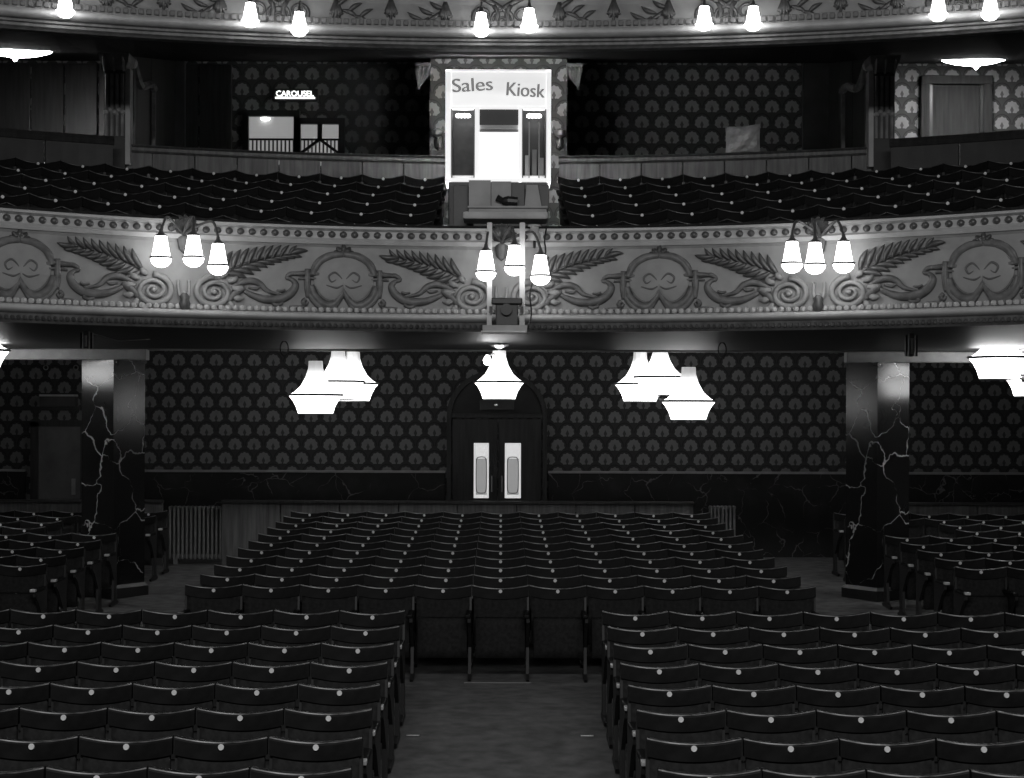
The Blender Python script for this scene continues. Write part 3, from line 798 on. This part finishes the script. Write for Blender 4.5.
window('door_3', 300, 338, 125, 157, 'dark framed lobby door with chevron bars and striped blind', True)
p = P(294, 95.5, WC-.12)
sg = empty('neon_sign', p); tag(sg, 'glowing carousel sign over the lit lobby window', 'sign')
tm = text_mesh('lettering', 'CAROUSEL', .112, .008, 'neon')
tm.transform(Matrix.Scale(1.0, 4))
wid = max(v.co.x for v in tm.vertices)-min(v.co.x for v in tm.vertices); k = .56/wid
for v in tm.vertices: v.co.x *= k
put('lettering', tm, sg, (0, -.03, .01))
obj('underline_tube', lambda bm: tube(bm, [(-.29, -.03, -.05), (.3, -.03, -.05)], .014, 6, up=(0, 0, 1)), 'neon', sg)
obj('sign_board', lambda bm: box(bm, -.34, .34, -.01, .10, -.09, .09, .01), 'black_metal', sg)

# right circle door
a, zt = PC(927, 84); b, zb = PC(981, 150)
d4 = empty('door_4', ((a+b)/2, WC, 4.95)); struct(d4, 'panelled wooden door in fan patterned wall under the right ceiling lamp', 'door')
hw = (b-a)/2; h = zt-4.95
obj('door_leaf', lambda bm: box(bm, -hw, hw, -.05, -.005, 0, h, .005), 'grained_door', d4)
def f(bm):
    for s in (-1, 1): box(bm, *sorted((s*hw, s*(hw+.13))), -.12, 0, 0, h+.12, .015)
    box(bm, -hw-.13, hw+.13, -.13, 0, h, h+.13, .015)
obj('door_frame', f, 'grained_door', d4)
obj('inner_stile', lambda bm: (box(bm, -hw, -hw+.05, -.08, -.05, 0, h), box(bm, hw-.05, hw, -.08, -.05, 0, h)), 'grained_dark', d4)
# dish lamps
def dish(x, y, d, label):
    p = P(x, y, d)
    r = empty('dish_lamp', p); tag(r, label, 'ceiling lamp', 'dish ceiling lamps')
    obj('dish', lambda bm: lathe(bm, [(.50, .0), (.48, -.02), (.36, -.06), (.2, -.09), (.08, -.075), (.03, -.03), (.0, -.02)], 24, cap=False), 'dish', r, smooth=True)
    obj('dish_top', lambda bm: lathe(bm, [(.50, .0), (.0, .02)], 24, cap=False), 'white_paint', r)
    obj('finial', lambda bm: lathe(bm, [(0, -.19), (.025, -.17), (.03, -.15), (.08, -.12), (.10, -.10), (.05, -.07), (.04, -.02)], 10, cap=False), 'dish', r, smooth=True)
    zs_ = soffit_z(d)-p.z
    obj('stem', lambda bm: tube(bm, [(0, 0, 0), (0, 0, zs_)], .015, 6, up=(0, 1, 0)), 'brass', r)
dish(975, 55, 24.1, 'lit white dish lamp on the ceiling above the right circle door')
dish(14, 49, 22.4, 'lit white dish lamp on the ceiling at the left edge of the circle')
# fluted pillars and arched frames at the ends of the circle
for s, xp in ((-1, 116), (1, 881)):
    d = 21.5; c = P(xp, 60, d); lb = 'left' if s < 0 else 'right'
    zb = 4.9; h = soffit_z(d)-zb-.02
    r = empty('fluted_pillar', (c.x, d, zb)); tag(r, 'slim fluted pillar with carved capital at the %s end of the circle' % lb, 'pillar', 'circle pillars')
    def f(bm):
        box(bm, -.13, .13, -.13, .13, 0, h-.18)
    obj('shaft', f, 'panel_wood', r)
    for i in range(4):
        x = -.10+.066*i
        obj('flute', lambda bm: tube(bm, [(x, -.135, 1.25), (x, -.135, h-.25)], .022, 6, up=(0, 1, 0)), 'carved_wood', r)
    obj('rim_light_strip', lambda bm: box(bm, *sorted((-s*.13, -s*.19)), -.11, .05, .9, h-.18), 'pale_mould', r)  # pale strip paints rim light on the pillar's inner side
    obj('garland', lambda bm: [bmesh.ops.create_icosphere(bm, subdivisions=1, radius=.04, matrix=Matrix.Translation((-.1+.05*i, -.15, 1.55+.03*(i % 2)))) for i in range(5)], 'plaster', r)
    obj('capital', lambda bm: lathe(bm, [(.2, h-.2), (.2, h-.16), (.25, h-.10), (.27, h-.02), (.27, h)], 4, rot0=PI/4), 'carved_wood', r)
    for i in range(3):
        obj('capital_leaf', lambda bm: tube(bm, crom([(-.12+.12*i, -.16, h-.22), (-.12+.12*i, -.2, h-.12), (-.12+.12*i, -.25, h-.06)], 3), lerp_list([.03, .04, .02], 7), 6, up=(1, 0, 0), flat=.5), 'carved_wood', r)
    # arched frame running back from the pillar
    fx = {-1: (132, 153), 1: (866, 842)}[s]
    p1 = P(fx[0], 150, 22.3); p2 = P(fx[1], 150, 23.6)
    fr = empty('arch_frame', (p1.x, p1.y, 4.9)); tag(fr, 'thin arched wooden frame with slanting bracket beside the %s circle pillar' % lb, 'arch', 'circle arch frames')
    z1 = CZ+(HY-63)*22.3/F-4.9; z2 = CZ+(HY-91)*23.6/F-4.9; dx = p2.x-p1.x; dy = p2.y-p1.y
    obj('post', lambda bm: box(bm, -.025, .025, -.03, .03, 0, z1), 'carved_wood', fr)
    obj('post', lambda bm: box(bm, dx-.025, dx+.025, dy-.03, dy+.03, 0, z2), 'carved_wood', fr)
    obj('bracket', lambda bm: tube(bm, crom([(0, 0, z1), (dx*.35, dy*.35, z1-.22), (dx*.8, dy*.8, z2+.03), (dx*1.35, dy, z2+.01)], 5), .055, 6, up=(0, 1, 0)), 'carved_wood', fr)
    obj('knob', lambda bm: bmesh.ops.create_icosphere(bm, subdivisions=2, radius=.07, matrix=Matrix.Translation((0, -.03, z1-.03))), 'pale_mould', fr)
    obj('curved_brace', lambda bm: tube(bm, crom([(-s*.0, 0, 1.55), (s*.1, -.05, 1.75), (s*.22, -.1, 1.95)], 4), .03, 6), 'panel_wood', fr)

# cross walls between the centre of the circle and its end lobbies
for s in (-1, 1):
    lb = 'left' if s < 0 else 'right'
    cw = empty('wall_circle_return', (s*4.93, 21.75, 4.9)); struct(cw, 'dark panelled cross wall behind the %s circle pillar' % lb)
    n = 4; L = 25.5-21.75
    for i in range(n):
        y0, y1 = L*i/n+.008, L*(i+1)/n-.008
        obj('panel', lambda bm: prism_yz(bm, [(y0, 0), (y1, 0), (y1, soffit_z(21.75+y1)-4.9), (y0, soffit_z(21.75+y0)-4.9)], -.06, .06), 'grained_dark', cw)
# polythene covered bundle on the rail
p = P(745, 136, 22.15)
def f(bm):
    n = 10; g = []
    hw, hh = .235, .20
    for sd in (-1, 1):
        G = []
        for i in range(n+1):
            row = []
            for j in range(n+1):
                u, v = i/n*2-1, j/n*2-1
                pinch = 1-.10*(1-abs(u))*abs(v)-.0
                puff = (max(0, (1-u*u)*(1-v*v)))**.5
                crease = .025*math.sin(6*(u-v*.8)+1)+.012*math.sin(13*(u*.5+v))
                row.append(bm.verts.new((u*hw*(1-.06*(1-v*v)), sd*(.09*puff+crease*puff), v*hh*pinch+.02*u)))
            G.append(row)
        g.append(G)
        for i in range(n):
            for j in range(n): bm.faces.new((G[i][j], G[i+1][j], G[i+1][j+1], G[i][j+1]))
    bmesh.ops.remove_doubles(bm, verts=bm.verts, dist=.003)
o = obj('covered_bundle', f, 'plastic', None, (p.x, p.y+.28, p.z)); tag(o, 'crumpled polythene covered bundle standing behind the circle rail', 'bundle')

# ------------------------------------------------------------------ upper balcony (gallery) front
UTM = .55
gf = empty('wall_gallery_front', (0, 18.5, UZB)); struct(gf, 'curved plaster front of the upper balcony with dentils and scrolls')
UPX = 18.5/F
def uz(y): return (49-y)*UPX
def gfo(name, prof, mat, smooth=False): return obj(name, lambda bm: arc_sweep(bm, prof, UR, -UR, -UTM, UTM, 80), mat, gf, smooth=smooth)
gfo('lower_mould', [(-.15, 0), (-.02, 0), (.0, uz(47.5)), (.03, uz(46)), (.03, uz(43.5)), (.06, uz(42.5)), (.06, uz(40.5)), (.09, uz(39.5)), (-.15, uz(39.5))], 'antique')
gfo('torus_mould', [(-.15, uz(39.4)), (.09, uz(39.4)), (.15, uz(37)), (.16, uz(34)), (.13, uz(31)), (.07, uz(29.5)), (-.15, uz(29.5))], 'pale_mould', True)
gfo('parapet', [(-.15, uz(29.4)), (.05, uz(29.4)), (.05, uz(22)), (.02, uz(21)), (.0, uz(5)), (.03, uz(-40)), (.05, uz(-60)), (-.15, uz(-60))], 'plaster')
bm = bmesh.new(); box(bm, -.027, .027, -.035, .02, -.028, .028, .008); den = mesh('dentil', bm, 'dark_mould')
nd = 150
for i in range(nd+1):
    t = -.42+.84*i/nd
    put('dentil', den, gf, arc_loc(UR, -UR, t, uz(25.5), .06), -t)
UPER = math.asin(2.41/14.4)
bm = bmesh.new()
for m in (1, -1):
    pts = []; rad = []
    for i in range(26):
        a = i/25*2*PI*1.4; r = .17*(1-i/25*.8)
        pts.append((m*(.21+r*math.cos(a+PI*.75)), -.01, -.02+r*math.sin(a+PI*.75))); rad.append(.03*(1-.6*i/25))
    tube(bm, pts, rad, 6)
    tube(bm, crom([(0, 0, .06), (m*.12, -.01, .13), (m*.3, -.01, .22), (m*.5, 0, .24)], 4), lerp_list([.03, .035, .02], 13), 6)
    tube(bm, crom([(0, 0, .06), (m*.1, -.01, .0), (m*.12, 0, -.12)], 4), lerp_list([.03, .02, .012], 9), 6)
gal_scroll = mesh('scroll', bm, 'gilt', True)
bm = bmesh.new(); tube(bm, [(.065*math.cos(a*PI/8), -.01, -.10+.065*math.sin(a*PI/8)) for a in range(16)], .016, 6, closed=True); bmesh.ops.create_icosphere(bm, subdivisions=1, radius=.04, matrix=Matrix.Translation((0, -.01, -.1))); gal_boss = mesh('boss', bm, 'gilt', True)
bm = bmesh.new()
for i in range(5):
    a = math.radians(-50+25*i); tube(bm, crom([(0, 0, .12), (.06*math.sin(a), -.02, -.02), (.10*math.sin(a), -.005, -.13+.05*abs(i-2))], 3), lerp_list([.02, .028, .006], 7), 6, flat=.6)
gal_leaf = mesh('leaf_pendant', bm, 'gilt', True)
for k in range(-3, 4):
    o = put('scroll', gal_scroll, gf, arc_loc(UR, -UR, k*UPER, uz(15), .02), -k*UPER); put('boss', gal_boss, o)
    for m in (1, -1):
        sp = put('leaf_spray', gal_leaf, gf, arc_loc(UR, -UR, k*UPER+m*.62/UR, uz(14), .02), -k*UPER-m*.62/UR)
        for i in range(5):
            lf = put('leaf', leaf_me, sp, (m*.06*i, -.01, .04-.03*i)); lf.rotation_euler = (0, (0 if m > 0 else PI)+m*math.radians(-30+30*(i % 2)*2), 0)
    put('leaf_pendant', gal_leaf, gf, arc_loc(UR, -UR, (k+.5)*UPER, uz(12), .02), -(k+.5)*UPER)
# gallery ceiling (soffit)
def f(bm):
    n = 40; a = []; b = []
    for i in range(n+1):
        t = -UTM+2*UTM*i/n
        a.append(bm.verts.new(arc_loc(UR+.10, UYC, t, UZB+.01))); b.append(bm.verts.new((11*(i/n*2-1), WC+.1, soffit_z(WC+.1))))
    for i in range(n): bm.faces.new((a[i], a[i+1], b[i+1], b[i]))
    r = bmesh.ops.extrude_face_region(bm, geom=bm.faces[:])
    for v in r['geom']:
        if isinstance(v, bmesh.types.BMVert): v.co.z += .12
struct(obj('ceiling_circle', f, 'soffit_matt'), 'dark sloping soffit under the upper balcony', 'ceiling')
# gallery lamps
bm = bmesh.new(); lathe(bm, [(.05, .17), (.055, .13), (.072, .05), (.078, 0), (.098, -.015), (.09, -.035), (.055, -.075), (.02, -.085), (.001, -.085)], 14, cap=False); GS = mesh('lamp_shade', bm, 'gallery_shade', True)
bm = bmesh.new(); lathe(bm, [(.051, .168), (.05, .18), (.02, .2), (.015, .23), (0, .235)], 10, cap=False); GCAP = mesh('shade_cap', bm, 'gilt', True)
GL = [(64, 11), (249, 20), (298, 29), (480, 29), (528, 24.5), (703, 22), (752, 22), (937, 11.5), (989, 10.5)]
GLN = ['at the far left', 'left of the second pair', 'right of the second pair', 'left above the kiosk', 'right above the kiosk', 'left of the third pair', 'right of the third pair', 'left of the far right pair', 'right of the far right pair']
for (x, y), nm in zip(GL, GLN):
    X = (x-AX)/F*18.0; t = math.asin(X/UR)
    d = UYC+UR*math.cos(t)-.30
    p = P(x, y, d)
    t = math.asin(p.x/UR); wy = UYC+UR*math.cos(t)
    r = empty('gallery_lamp', (p.x, wy, p.z)); tag(r, 'lit white lamp on the upper balcony front, %s' % nm, 'wall lamp', 'upper balcony lamps')
    l = Vector((0, p.y-wy, 0))
    sh = put('lamp_shade', GS, r, l); put('shade_cap', GCAP, sh)
    obj('arm', lambda bm: tube(bm, crom([(0, -.0, .16), (0, -.12, .30), (0, -.27, .29), tuple(l+Vector((0, 0, .22)))], 4), .012, 6, up=(1, 0, 0)), 'gilt', r)
    obj('wall_rose', lambda bm: lathe(bm, [(0, -.06), (.05, -.03), (.05, .03), (0, .06)], 10, ey=.3, cap=False), 'gilt', r, (0, -.02, .16))

# ------------------------------------------------------------------ sales kiosk
KD = 20.6
k0 = P(444.5, 182, KD); k1 = P(550, 70, KD)
ks = empty('sales_kiosk', ((k0.x+k1.x)/2, KD, CZT[3]-.862)); tag(ks, 'white sales kiosk with lettered sign, serving hatch and two lit showcases', 'kiosk')
kz = ks.location.z; kx = ks.location.x
def kp(x, y): p = P(x, y, KD); return p.x-kx, p.z-kz
def kbox(name, xa, xb, ya, yb, y0, y1, mat, parent=ks, bev=.004):
    a, zt = kp(xa, ya); b, zb = kp(xb, yb)
    return obj(name, lambda bm: box(bm, a, b, y0, y1, zb, zt, bev), mat, parent)
KDEP = .62
kbox('sign_panel', 446, 549, 71.5, 107, -.02, .03, 'kiosk_glow')
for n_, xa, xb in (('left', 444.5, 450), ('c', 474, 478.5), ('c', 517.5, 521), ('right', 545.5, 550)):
    kbox('stile', xa, xb, 70 if n_ != 'c' else 107, 182, -.03, KDEP if n_ != 'c' else .10, 'kiosk_glow')  # stiles glow only to look brightly lit
kbox('top_rail', 444.5, 550, 70, 72, -.03, .03, 'kiosk_glow')
kbox('bottom_rail', 444.5, 550, 178.5, 182, -.05, KDEP, 'kiosk_glow')
kbox('head_rail', 450, 545.5, 106.5, 109, -.025, .1, 'kiosk_glow')
x0, z0 = kp(452, 80); x1, _ = kp(543, 80)
obj('hidden_pier_fill', lambda bm: tube(bm, [(x0, KDEP+.12, z0), (x1, KDEP+.12, z0)], .025, 8, up=(0, 0, 1)), 'pier_fill', ks)  # added fill hidden behind the kiosk to brighten the pier paper
obj('fill_bracket', lambda bm: (box(bm, x0-.02, x0, KDEP-.02, KDEP+.14, z0-.03, z0+.03), box(bm, x1, x1+.02, KDEP-.02, KDEP+.14, z0-.03, z0+.03)), 'black_metal', ks)  # holder made up along with the hidden fill
kbox('back_panel', 446, 549, 72, 181, KDEP-.03, KDEP, 'case_lining')
kbox('hatch_blind', 478.5, 517.5, 109, 125, .02, .08, 'black_metal')
kbox('hatch_rail', 478.5, 517.5, 125, 129, .0, .06, 'white_paint')
kbox('hatch_painted_shadow', 479, 517, 129.5, 132, .02, .06, 'radiator_paint')  # grey strip stands in for the shadow below the hatch rail
kbox('counter_front', 478.5, 517.5, 132, 178.5, .0, .05, 'counter_glow')  # emission stands in for strong light on the white counter
for nm, xa, xb in (('left', 450, 474), ('right', 521, 545.5)):
    cs = kbox('showcase', xa, xb, 109, 178.5, .40, .44, 'case_lining' if nm == 'left' else 'panel_wood')
    a, zt = kp(xa, 109); b, zb = kp(xb, 178.5)
    obj('case_side', lambda bm: (box(bm, a, a+.015, .0, .4, zb, zt), box(bm, b-.015, b, .0, .4, zb, zt)), 'door_wood', cs)
    obj('strip_lamp', lambda bm: [lathe(bm, [(.0, -.03), (.028, -.02), (.034, 0), (.02, .02), (0, .025)], 8, ((a+b)/2-.06+.04*i, .12, zt-.06), cap=False) for i in range(4)], 'tube', cs)
    obj('case_shelf', lambda bm: box(bm, a+.015, b-.015, .15, .4, zb+.05, zb+.06), 'white_paint', cs)
    if nm == 'right':
        for i in range(3):
            ww = .035
            bb = obj('carton', lambda bm: box(bm, a+.04+i*.085, a+.04+i*.085+.06, .18, .28, zb+.061, zb+.061+(.25, .32, .22)[i], .004), ('white_paint', 'plaster', 'ply')[i], None, (kx, KD, kz))
            tag(bb, ('narrow white carton in the right showcase of the kiosk, leftmost', 'tall pale carton in the middle of the right kiosk showcase', 'short grey carton at the right of the right kiosk showcase')[i], 'carton', 'cartons in the kiosk')
        for v_ in (.3, .7):
            obj('case_rod', lambda bm: tube(bm, [(a+(b-a)*v_, .02, zb), (a+(b-a)*v_, .02, zt-.15)], .008, 6, up=(0, 1, 0)), 'pale_mould', cs)
a, zb = kp(446, 182); b, _ = kp(549, 182)
obj('podium', lambda bm: box(bm, a+.02, b-.02, 0, KDEP, 0, zb, .01), 'panel_wood', ks)
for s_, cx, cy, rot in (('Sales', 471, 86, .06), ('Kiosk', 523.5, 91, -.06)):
    tm = text_mesh('lettering', s_, .235, .004, 'letter_glow', .0)  # letters emit a little so they stay grey on the glowing panel
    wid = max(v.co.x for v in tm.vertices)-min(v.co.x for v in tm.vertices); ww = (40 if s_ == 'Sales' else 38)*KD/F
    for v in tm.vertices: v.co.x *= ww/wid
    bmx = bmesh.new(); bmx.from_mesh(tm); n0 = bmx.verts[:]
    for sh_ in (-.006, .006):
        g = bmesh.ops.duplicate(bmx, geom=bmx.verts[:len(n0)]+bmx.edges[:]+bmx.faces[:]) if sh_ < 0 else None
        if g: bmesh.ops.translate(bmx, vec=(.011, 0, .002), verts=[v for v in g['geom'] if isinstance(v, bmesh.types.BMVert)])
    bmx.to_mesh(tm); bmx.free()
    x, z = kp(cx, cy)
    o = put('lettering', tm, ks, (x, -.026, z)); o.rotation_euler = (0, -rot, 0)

# plywood projector box on the balcony and its hanging frame
BD = 17.1
bx = empty('projector_box', (0, BD, CZT[0]-.862)); tag(bx, 'plywood box with a pale shelf below the sales kiosk', 'box')
bz = bx.location.z
def bp(x, y, d=BD): p = P(x, y, d); return p.x, p.z-bz
def bbox(name, xa, xb, ya, yb, y0, y1, mat, bev=.004, d=BD):
    a, zt = bp(xa, ya, d); b, zb = bp(xb, yb, d)
    return obj(name, lambda bm: box(bm, a, b, y0, y1, zb, zt, bev), mat, bx)
bbox('left_side', 452, 467, 182, 225, .25, .60, 'panel_wood')
bbox('panel', 468, 490, 179.5, 206.5, .05, .10, 'ply')
bbox('panel', 490.6, 510.5, 180.5, 206.5, .06, .11, 'ply')
bbox('dark_panel', 511, 524, 182, 206.5, .10, .14, 'panel_wood')
bbox('right_back', 511, 549, 182, 206.5, .22, .26, 'panel_wood')
a0, z0 = bp(524, 206); a1, z1 = bp(526, 184); a2, _ = bp(537, 184); a3, _ = bp(541, 206)
obj('sloping_panel', lambda bm: prism_xz(bm, [(a0, z0), (a1, z1), (a2, z1), (a3, z0)], .06, .09), 'ply', bx)
bbox('apron', 468, 546, 206.5, 216, .02, .06, 'ply')
bbox('apron_ledge', 467, 547, 206, 208, -.02, .10, 'ply')
bbox('floor_board', 463, 547, 214.5, 217, -.0, .62, 'ply')
a, zt = bp(463, 216); b, zb = bp(546.5, 223.5)
obj('shelf', lambda bm: box(bm, a, b, -.40, .04, zb, zt, .025), 'batten', bx)
for x in (470, 538):
    a, _ = bp(x, 0); obj('leg', lambda bm: box(bm, a-.03, a+.03, .02, .08, 0, zt), 'panel_wood', bx)
# black lamp sitting in the box
p = P(507, 204, BD+.0); pl = empty('black_lantern', (p.x, BD+.0, bz+bp(0, 206)[1])); tag(pl, 'small black lantern lying on the ledge of the plywood box', 'lantern')
obj('body', lambda bm: tube(bm, crom([(-.06, 0, .045), (.0, 0, .052), (.10, 0, .045)], 4), lerp_list([.03, .05, .045], 9), 10), 'black_metal', pl)
obj('nozzle', lambda bm: tube(bm, [(-.11, 0, .085), (-.04, 0, .05)], [.035, .025], 8), 'black_metal', pl)
# hanging frame
HD = 16.02
zt = CZ+(HY-223)*HD/F; zbt = CZ+(HY-334)*HD/F
hf = empty('hanging_frame', P(504, 334, HD)); tag(hf, 'pale timber frame hung in front of the balcony with a tray below', 'frame')
def hp(x, y): p = P(x, y, HD)-hf.location; return p.x, p.z
for x0_, x1_ in ((486.5, 491.5), (519, 524.5)):
    a, z1 = hp(x0_, 222.5); b, z0 = hp(x1_, 326)
    obj('post', lambda bm: box(bm, a, b, -.02, .04, z0, z1, .003), 'batten', hf)
a, z1 = hp(482.5, 326); b, z0 = hp(526.5, 333.5)
obj('tray', lambda bm: (box(bm, a, b, -.16, .08, z0, z0+.015), box(bm, a, b, -.17, -.155, z0, z1), box(bm, a, a+.015, -.16, .08, z0, z1), box(bm, b-.015, b, -.16, .08, z0, z1)), 'ply', hf)
a, z1 = hp(481, 331.5); b, z0 = hp(525, 334.5)
obj('tray_lip', lambda bm: tube(bm, [(a, -.18, (z0+z1)/2), (b, -.18, (z0+z1)/2)], .014, 6, up=(0, 0, 1)), 'pale_mould', hf)
# spotlight in the frame
p = P(506, 308, HD-.03); tz = hf.location.z+hp(0, 333.5)[1]+.02
sp = empty('spotlight', (p.x, HD-.05, tz)); tag(sp, 'black spotlight sitting in the hanging timber frame', 'spotlight')
obj('base', lambda bm: box(bm, -.15, .16, -.06, .08, 0, .05, .006), 'black_metal', sp)
obj('body', lambda bm: box(bm, -.10, .11, -.03, .08, .05, .25, .01), 'panel_wood', sp)
obj('hood', lambda bm: box(bm, -.14, .15, -.06, .08, .25, .31, .01), 'black_metal', sp)
obj('lens', lambda bm: tube(bm, [(0, -.09, .20), (0, -.03, .20)], .055, 12, up=(0, 0, 1)), 'black_metal', sp)
obj('side_bracket', lambda bm: (box(bm, -.16, -.13, -.05, .0, .17, .23), box(bm, .13, .16, -.05, 0, .17, .23)), 'black_metal', sp)
# small pot lamp right of the frame and a cable
p = P(534, 240, 16.05)
pot = empty('pot_lamp', (p.x, 16.1, p.z)); tag(pot, 'small grey pot-shaped fitting beside the right post on the balcony rail', 'fitting')
obj('can', lambda bm: lathe(bm, [(.055, .0), (.055, .07), (.042, .075), (.042, .13), (.065, .135), (.06, .15)], 12), 'pale_mould', pot)
obj('stalk', lambda bm: tube(bm, [(0, 0, 0), (0, .1, -.05)], .015, 6, up=(1, 0, 0)), 'black_metal', pot)
a = [P(x, y, d) for x, y, d in ((546, 226, 16.2), (544, 240, 16.1), (545, 252, 16.0), (541, 262, 16.05), (530, 290, 16.08), (531, 315, 16.05), (526, 330, 15.98))]
o0 = a[0]
cb = obj('cable', lambda bm: tube(bm, crom([tuple(v-o0) for v in a], 5), .008, 5), 'black_metal', None, o0); tag(cb, 'thin black cable trailing down beside the hanging frame', 'cable')

# ------------------------------------------------------------------ pendant fabric shades
def fab_meshes(k, mat):
    S = {}
    seg = 8
    bm = bmesh.new()
    prof = [(.095, .455), (.10, .36), (.135, .24), (.20, .12), (.29, .035), (.365, .0)]
    lathe(bm, [(r*k, z*k) for r, z in prof], seg, cap=False)
    S['upper'] = mesh('shade_upper', bm, mat, False)
    bm = bmesh.new(); lathe(bm, [(r*k, z*k) for r, z in [(.365, -.004), (.31, -.07), (.265, -.15), (.235, -.245), (.0, -.24)]], seg, cap=False); S['lower'] = mesh('shade_lower', bm, mat)
    bm = bmesh.new(); tube(bm, [(.368*k*math.cos(a*PI/4), .368*k*math.sin(a*PI/4), 0) for a in range(8)], .016*k, 4, up=(0, 0, 1), closed=True); S['rim'] = mesh('rim_trim', bm, 'band')
    bm = bmesh.new(); lathe(bm, [(.236*k, -.245*k), (.238*k, -.26*k), (.22*k, -.262*k), (.0, -.255*k)], 8, cap=False); S['fringe'] = mesh('bottom_trim', bm, 'radiator_paint')
    return S
FS = fab_meshes(1.0, 'fabric_shade')
def pendant(name, label, hub, shades, S, ceil=4.0, k=1.0):
    h = P(*hub); r = empty(name, h); tag(r, label, 'pendant lamp', 'fabric shade pendants')
    if len(shades) > 1:
        obj('stem', lambda bm: tube(bm, [(0, 0, 0), (0, 0, ceil-h.z)], .02, 8, up=(0, 1, 0)), 'brass', r)
        obj('hub', lambda bm: lathe(bm, [(.0, -.06), (.05, -.03), (.07, 0), (.04, .05), (.02, .09)], 10, cap=False), 'brass', r)
        obj('ceiling_rose', lambda bm: lathe(bm, [(.04, ceil-h.z-.06), (.1, ceil-h.z-.02), (.1, ceil-h.z)], 12), 'brass', r)
    for (x, y, d) in shades:
        l = P(x, y, d)-h
        sh = put('shade_upper', S['upper'], r, l); put('shade_lower', S['lower'], sh); put('rim_trim', S['rim'], sh); put('bottom_trim', S['fringe'], sh)
        if len(shades) > 1:
            obj('arm', lambda bm: tube(bm, crom([(0, 0, 0), (l.x*.5, l.y*.5, l.z*.5-.10*k), (l.x, l.y, l.z-.25*k), (l.x, l.y, l.z-.1*k)], 4), .014, 6, up=(.2, .1, 1)), 'brass', r)
        else:
            obj('stem', lambda bm: tube(bm, [(l.x, l.y, l.z+.40*k), (l.x, l.y, ceil-h.z)], .02, 8, up=(0, 1, 0)), 'brass', r)
            obj('ceiling_rose', lambda bm: lathe(bm, [(.03, ceil-h.z-.05), (.11, ceil-h.z-.015), (.11, ceil-h.z)], 12, (l.x, l.y, 0)), 'brass', r)
    return r
pendant('shade_pendant', 'cluster of three lit fabric shades hanging left of the arched door', (343, 397, 25.0), [(315.5, 395.5, 22.8), (338, 382, 23.8), (353, 384, 24.4)], FS)
pendant('shade_pendant', 'cluster of three lit fabric shades hanging right of the arched door', (655, 396, 25.0), [(688.5, 400.5, 22.8), (660, 376.5, 23.8), (640, 383.5, 24.4)], FS)
FS2 = fab_meshes(.78, 'fabric_shade')
PEND = pendant('shade_pendant', 'single lit fabric shade hanging under the balcony before the arched door', (499, 382, 19.3), [(499, 382, 19.3)], FS2, ceil=ZB, k=.78).name
pc = bpy.data.objects[PEND]
p = P(487, 360, 19.15)-pc.location
obj('bulb', lambda bm: lathe(bm, [(.0, -.06), (.03, -.05), (.045, -.01), (.03, .03), (.018, .05), (0.001, .055)], 10, cap=False), 'bulb', pc, p, smooth=True)
obj('bulb_arm', lambda bm: tube(bm, [(p.x, p.y, p.z+.05), (p.x*.5, p.y*.5, p.z+.07), (0, 0, p.z+.05)], .012, 6), 'brass', pc)
FS3 = fab_meshes(1.0, 'side_shade')
pendant('shade_pendant', 'glaring fabric shades cut by the right edge of the picture', (1026, 378, 20.4), [(999, 356, 20.0), (1033, 374, 20.8)], FS3, ceil=ZB)
pendant('shade_pendant', 'glaring fabric shades cut by the left edge of the picture', (-40, 372, 20.4), [(-22, 352, 19.6), (-60, 362, 20.6)], FS3, ceil=ZB)
# little tubular fittings on the soffit near the pillars
for x, y0, y1, s in ((86.5, 333, 350, -1), (911, 332, 355, 1)):
    d = 16.9; a = P(x, y0, d); b = P(x, y1, d)
    r = empty('soffit_fitting', (a.x, d, ZB)); tag(r, 'small metal tube fitting hanging from the soffit over the %s pillar' % ('left' if s < 0 else 'right'), 'fitting', 'soffit fittings')
    obj('tube', lambda bm: box(bm, -.025, .025, -.03, .03, b.z-ZB, .02, .006), 'dark_mould', r)
    obj('bright_tube', lambda bm: tube(bm, [(.0, -.04, b.z-ZB+.02), (.0, -.04, -.03)], .014, 8, up=(0, 1, 0)), 'pale_mould', r)
    obj('clip', lambda bm: (box(bm, -.06, -.04, -.02, .02, b.z-ZB, .0), box(bm, .04, .06, -.02, .02, b.z-ZB, 0)), 'black_metal', r)
    if s < 0:
        obj('stay_wire', lambda bm: tube(bm, [(.02, 0, 0.0), (.2, .5, -.06), (.42, 1.0, -.02)], .006, 5), 'radiator_paint', r)
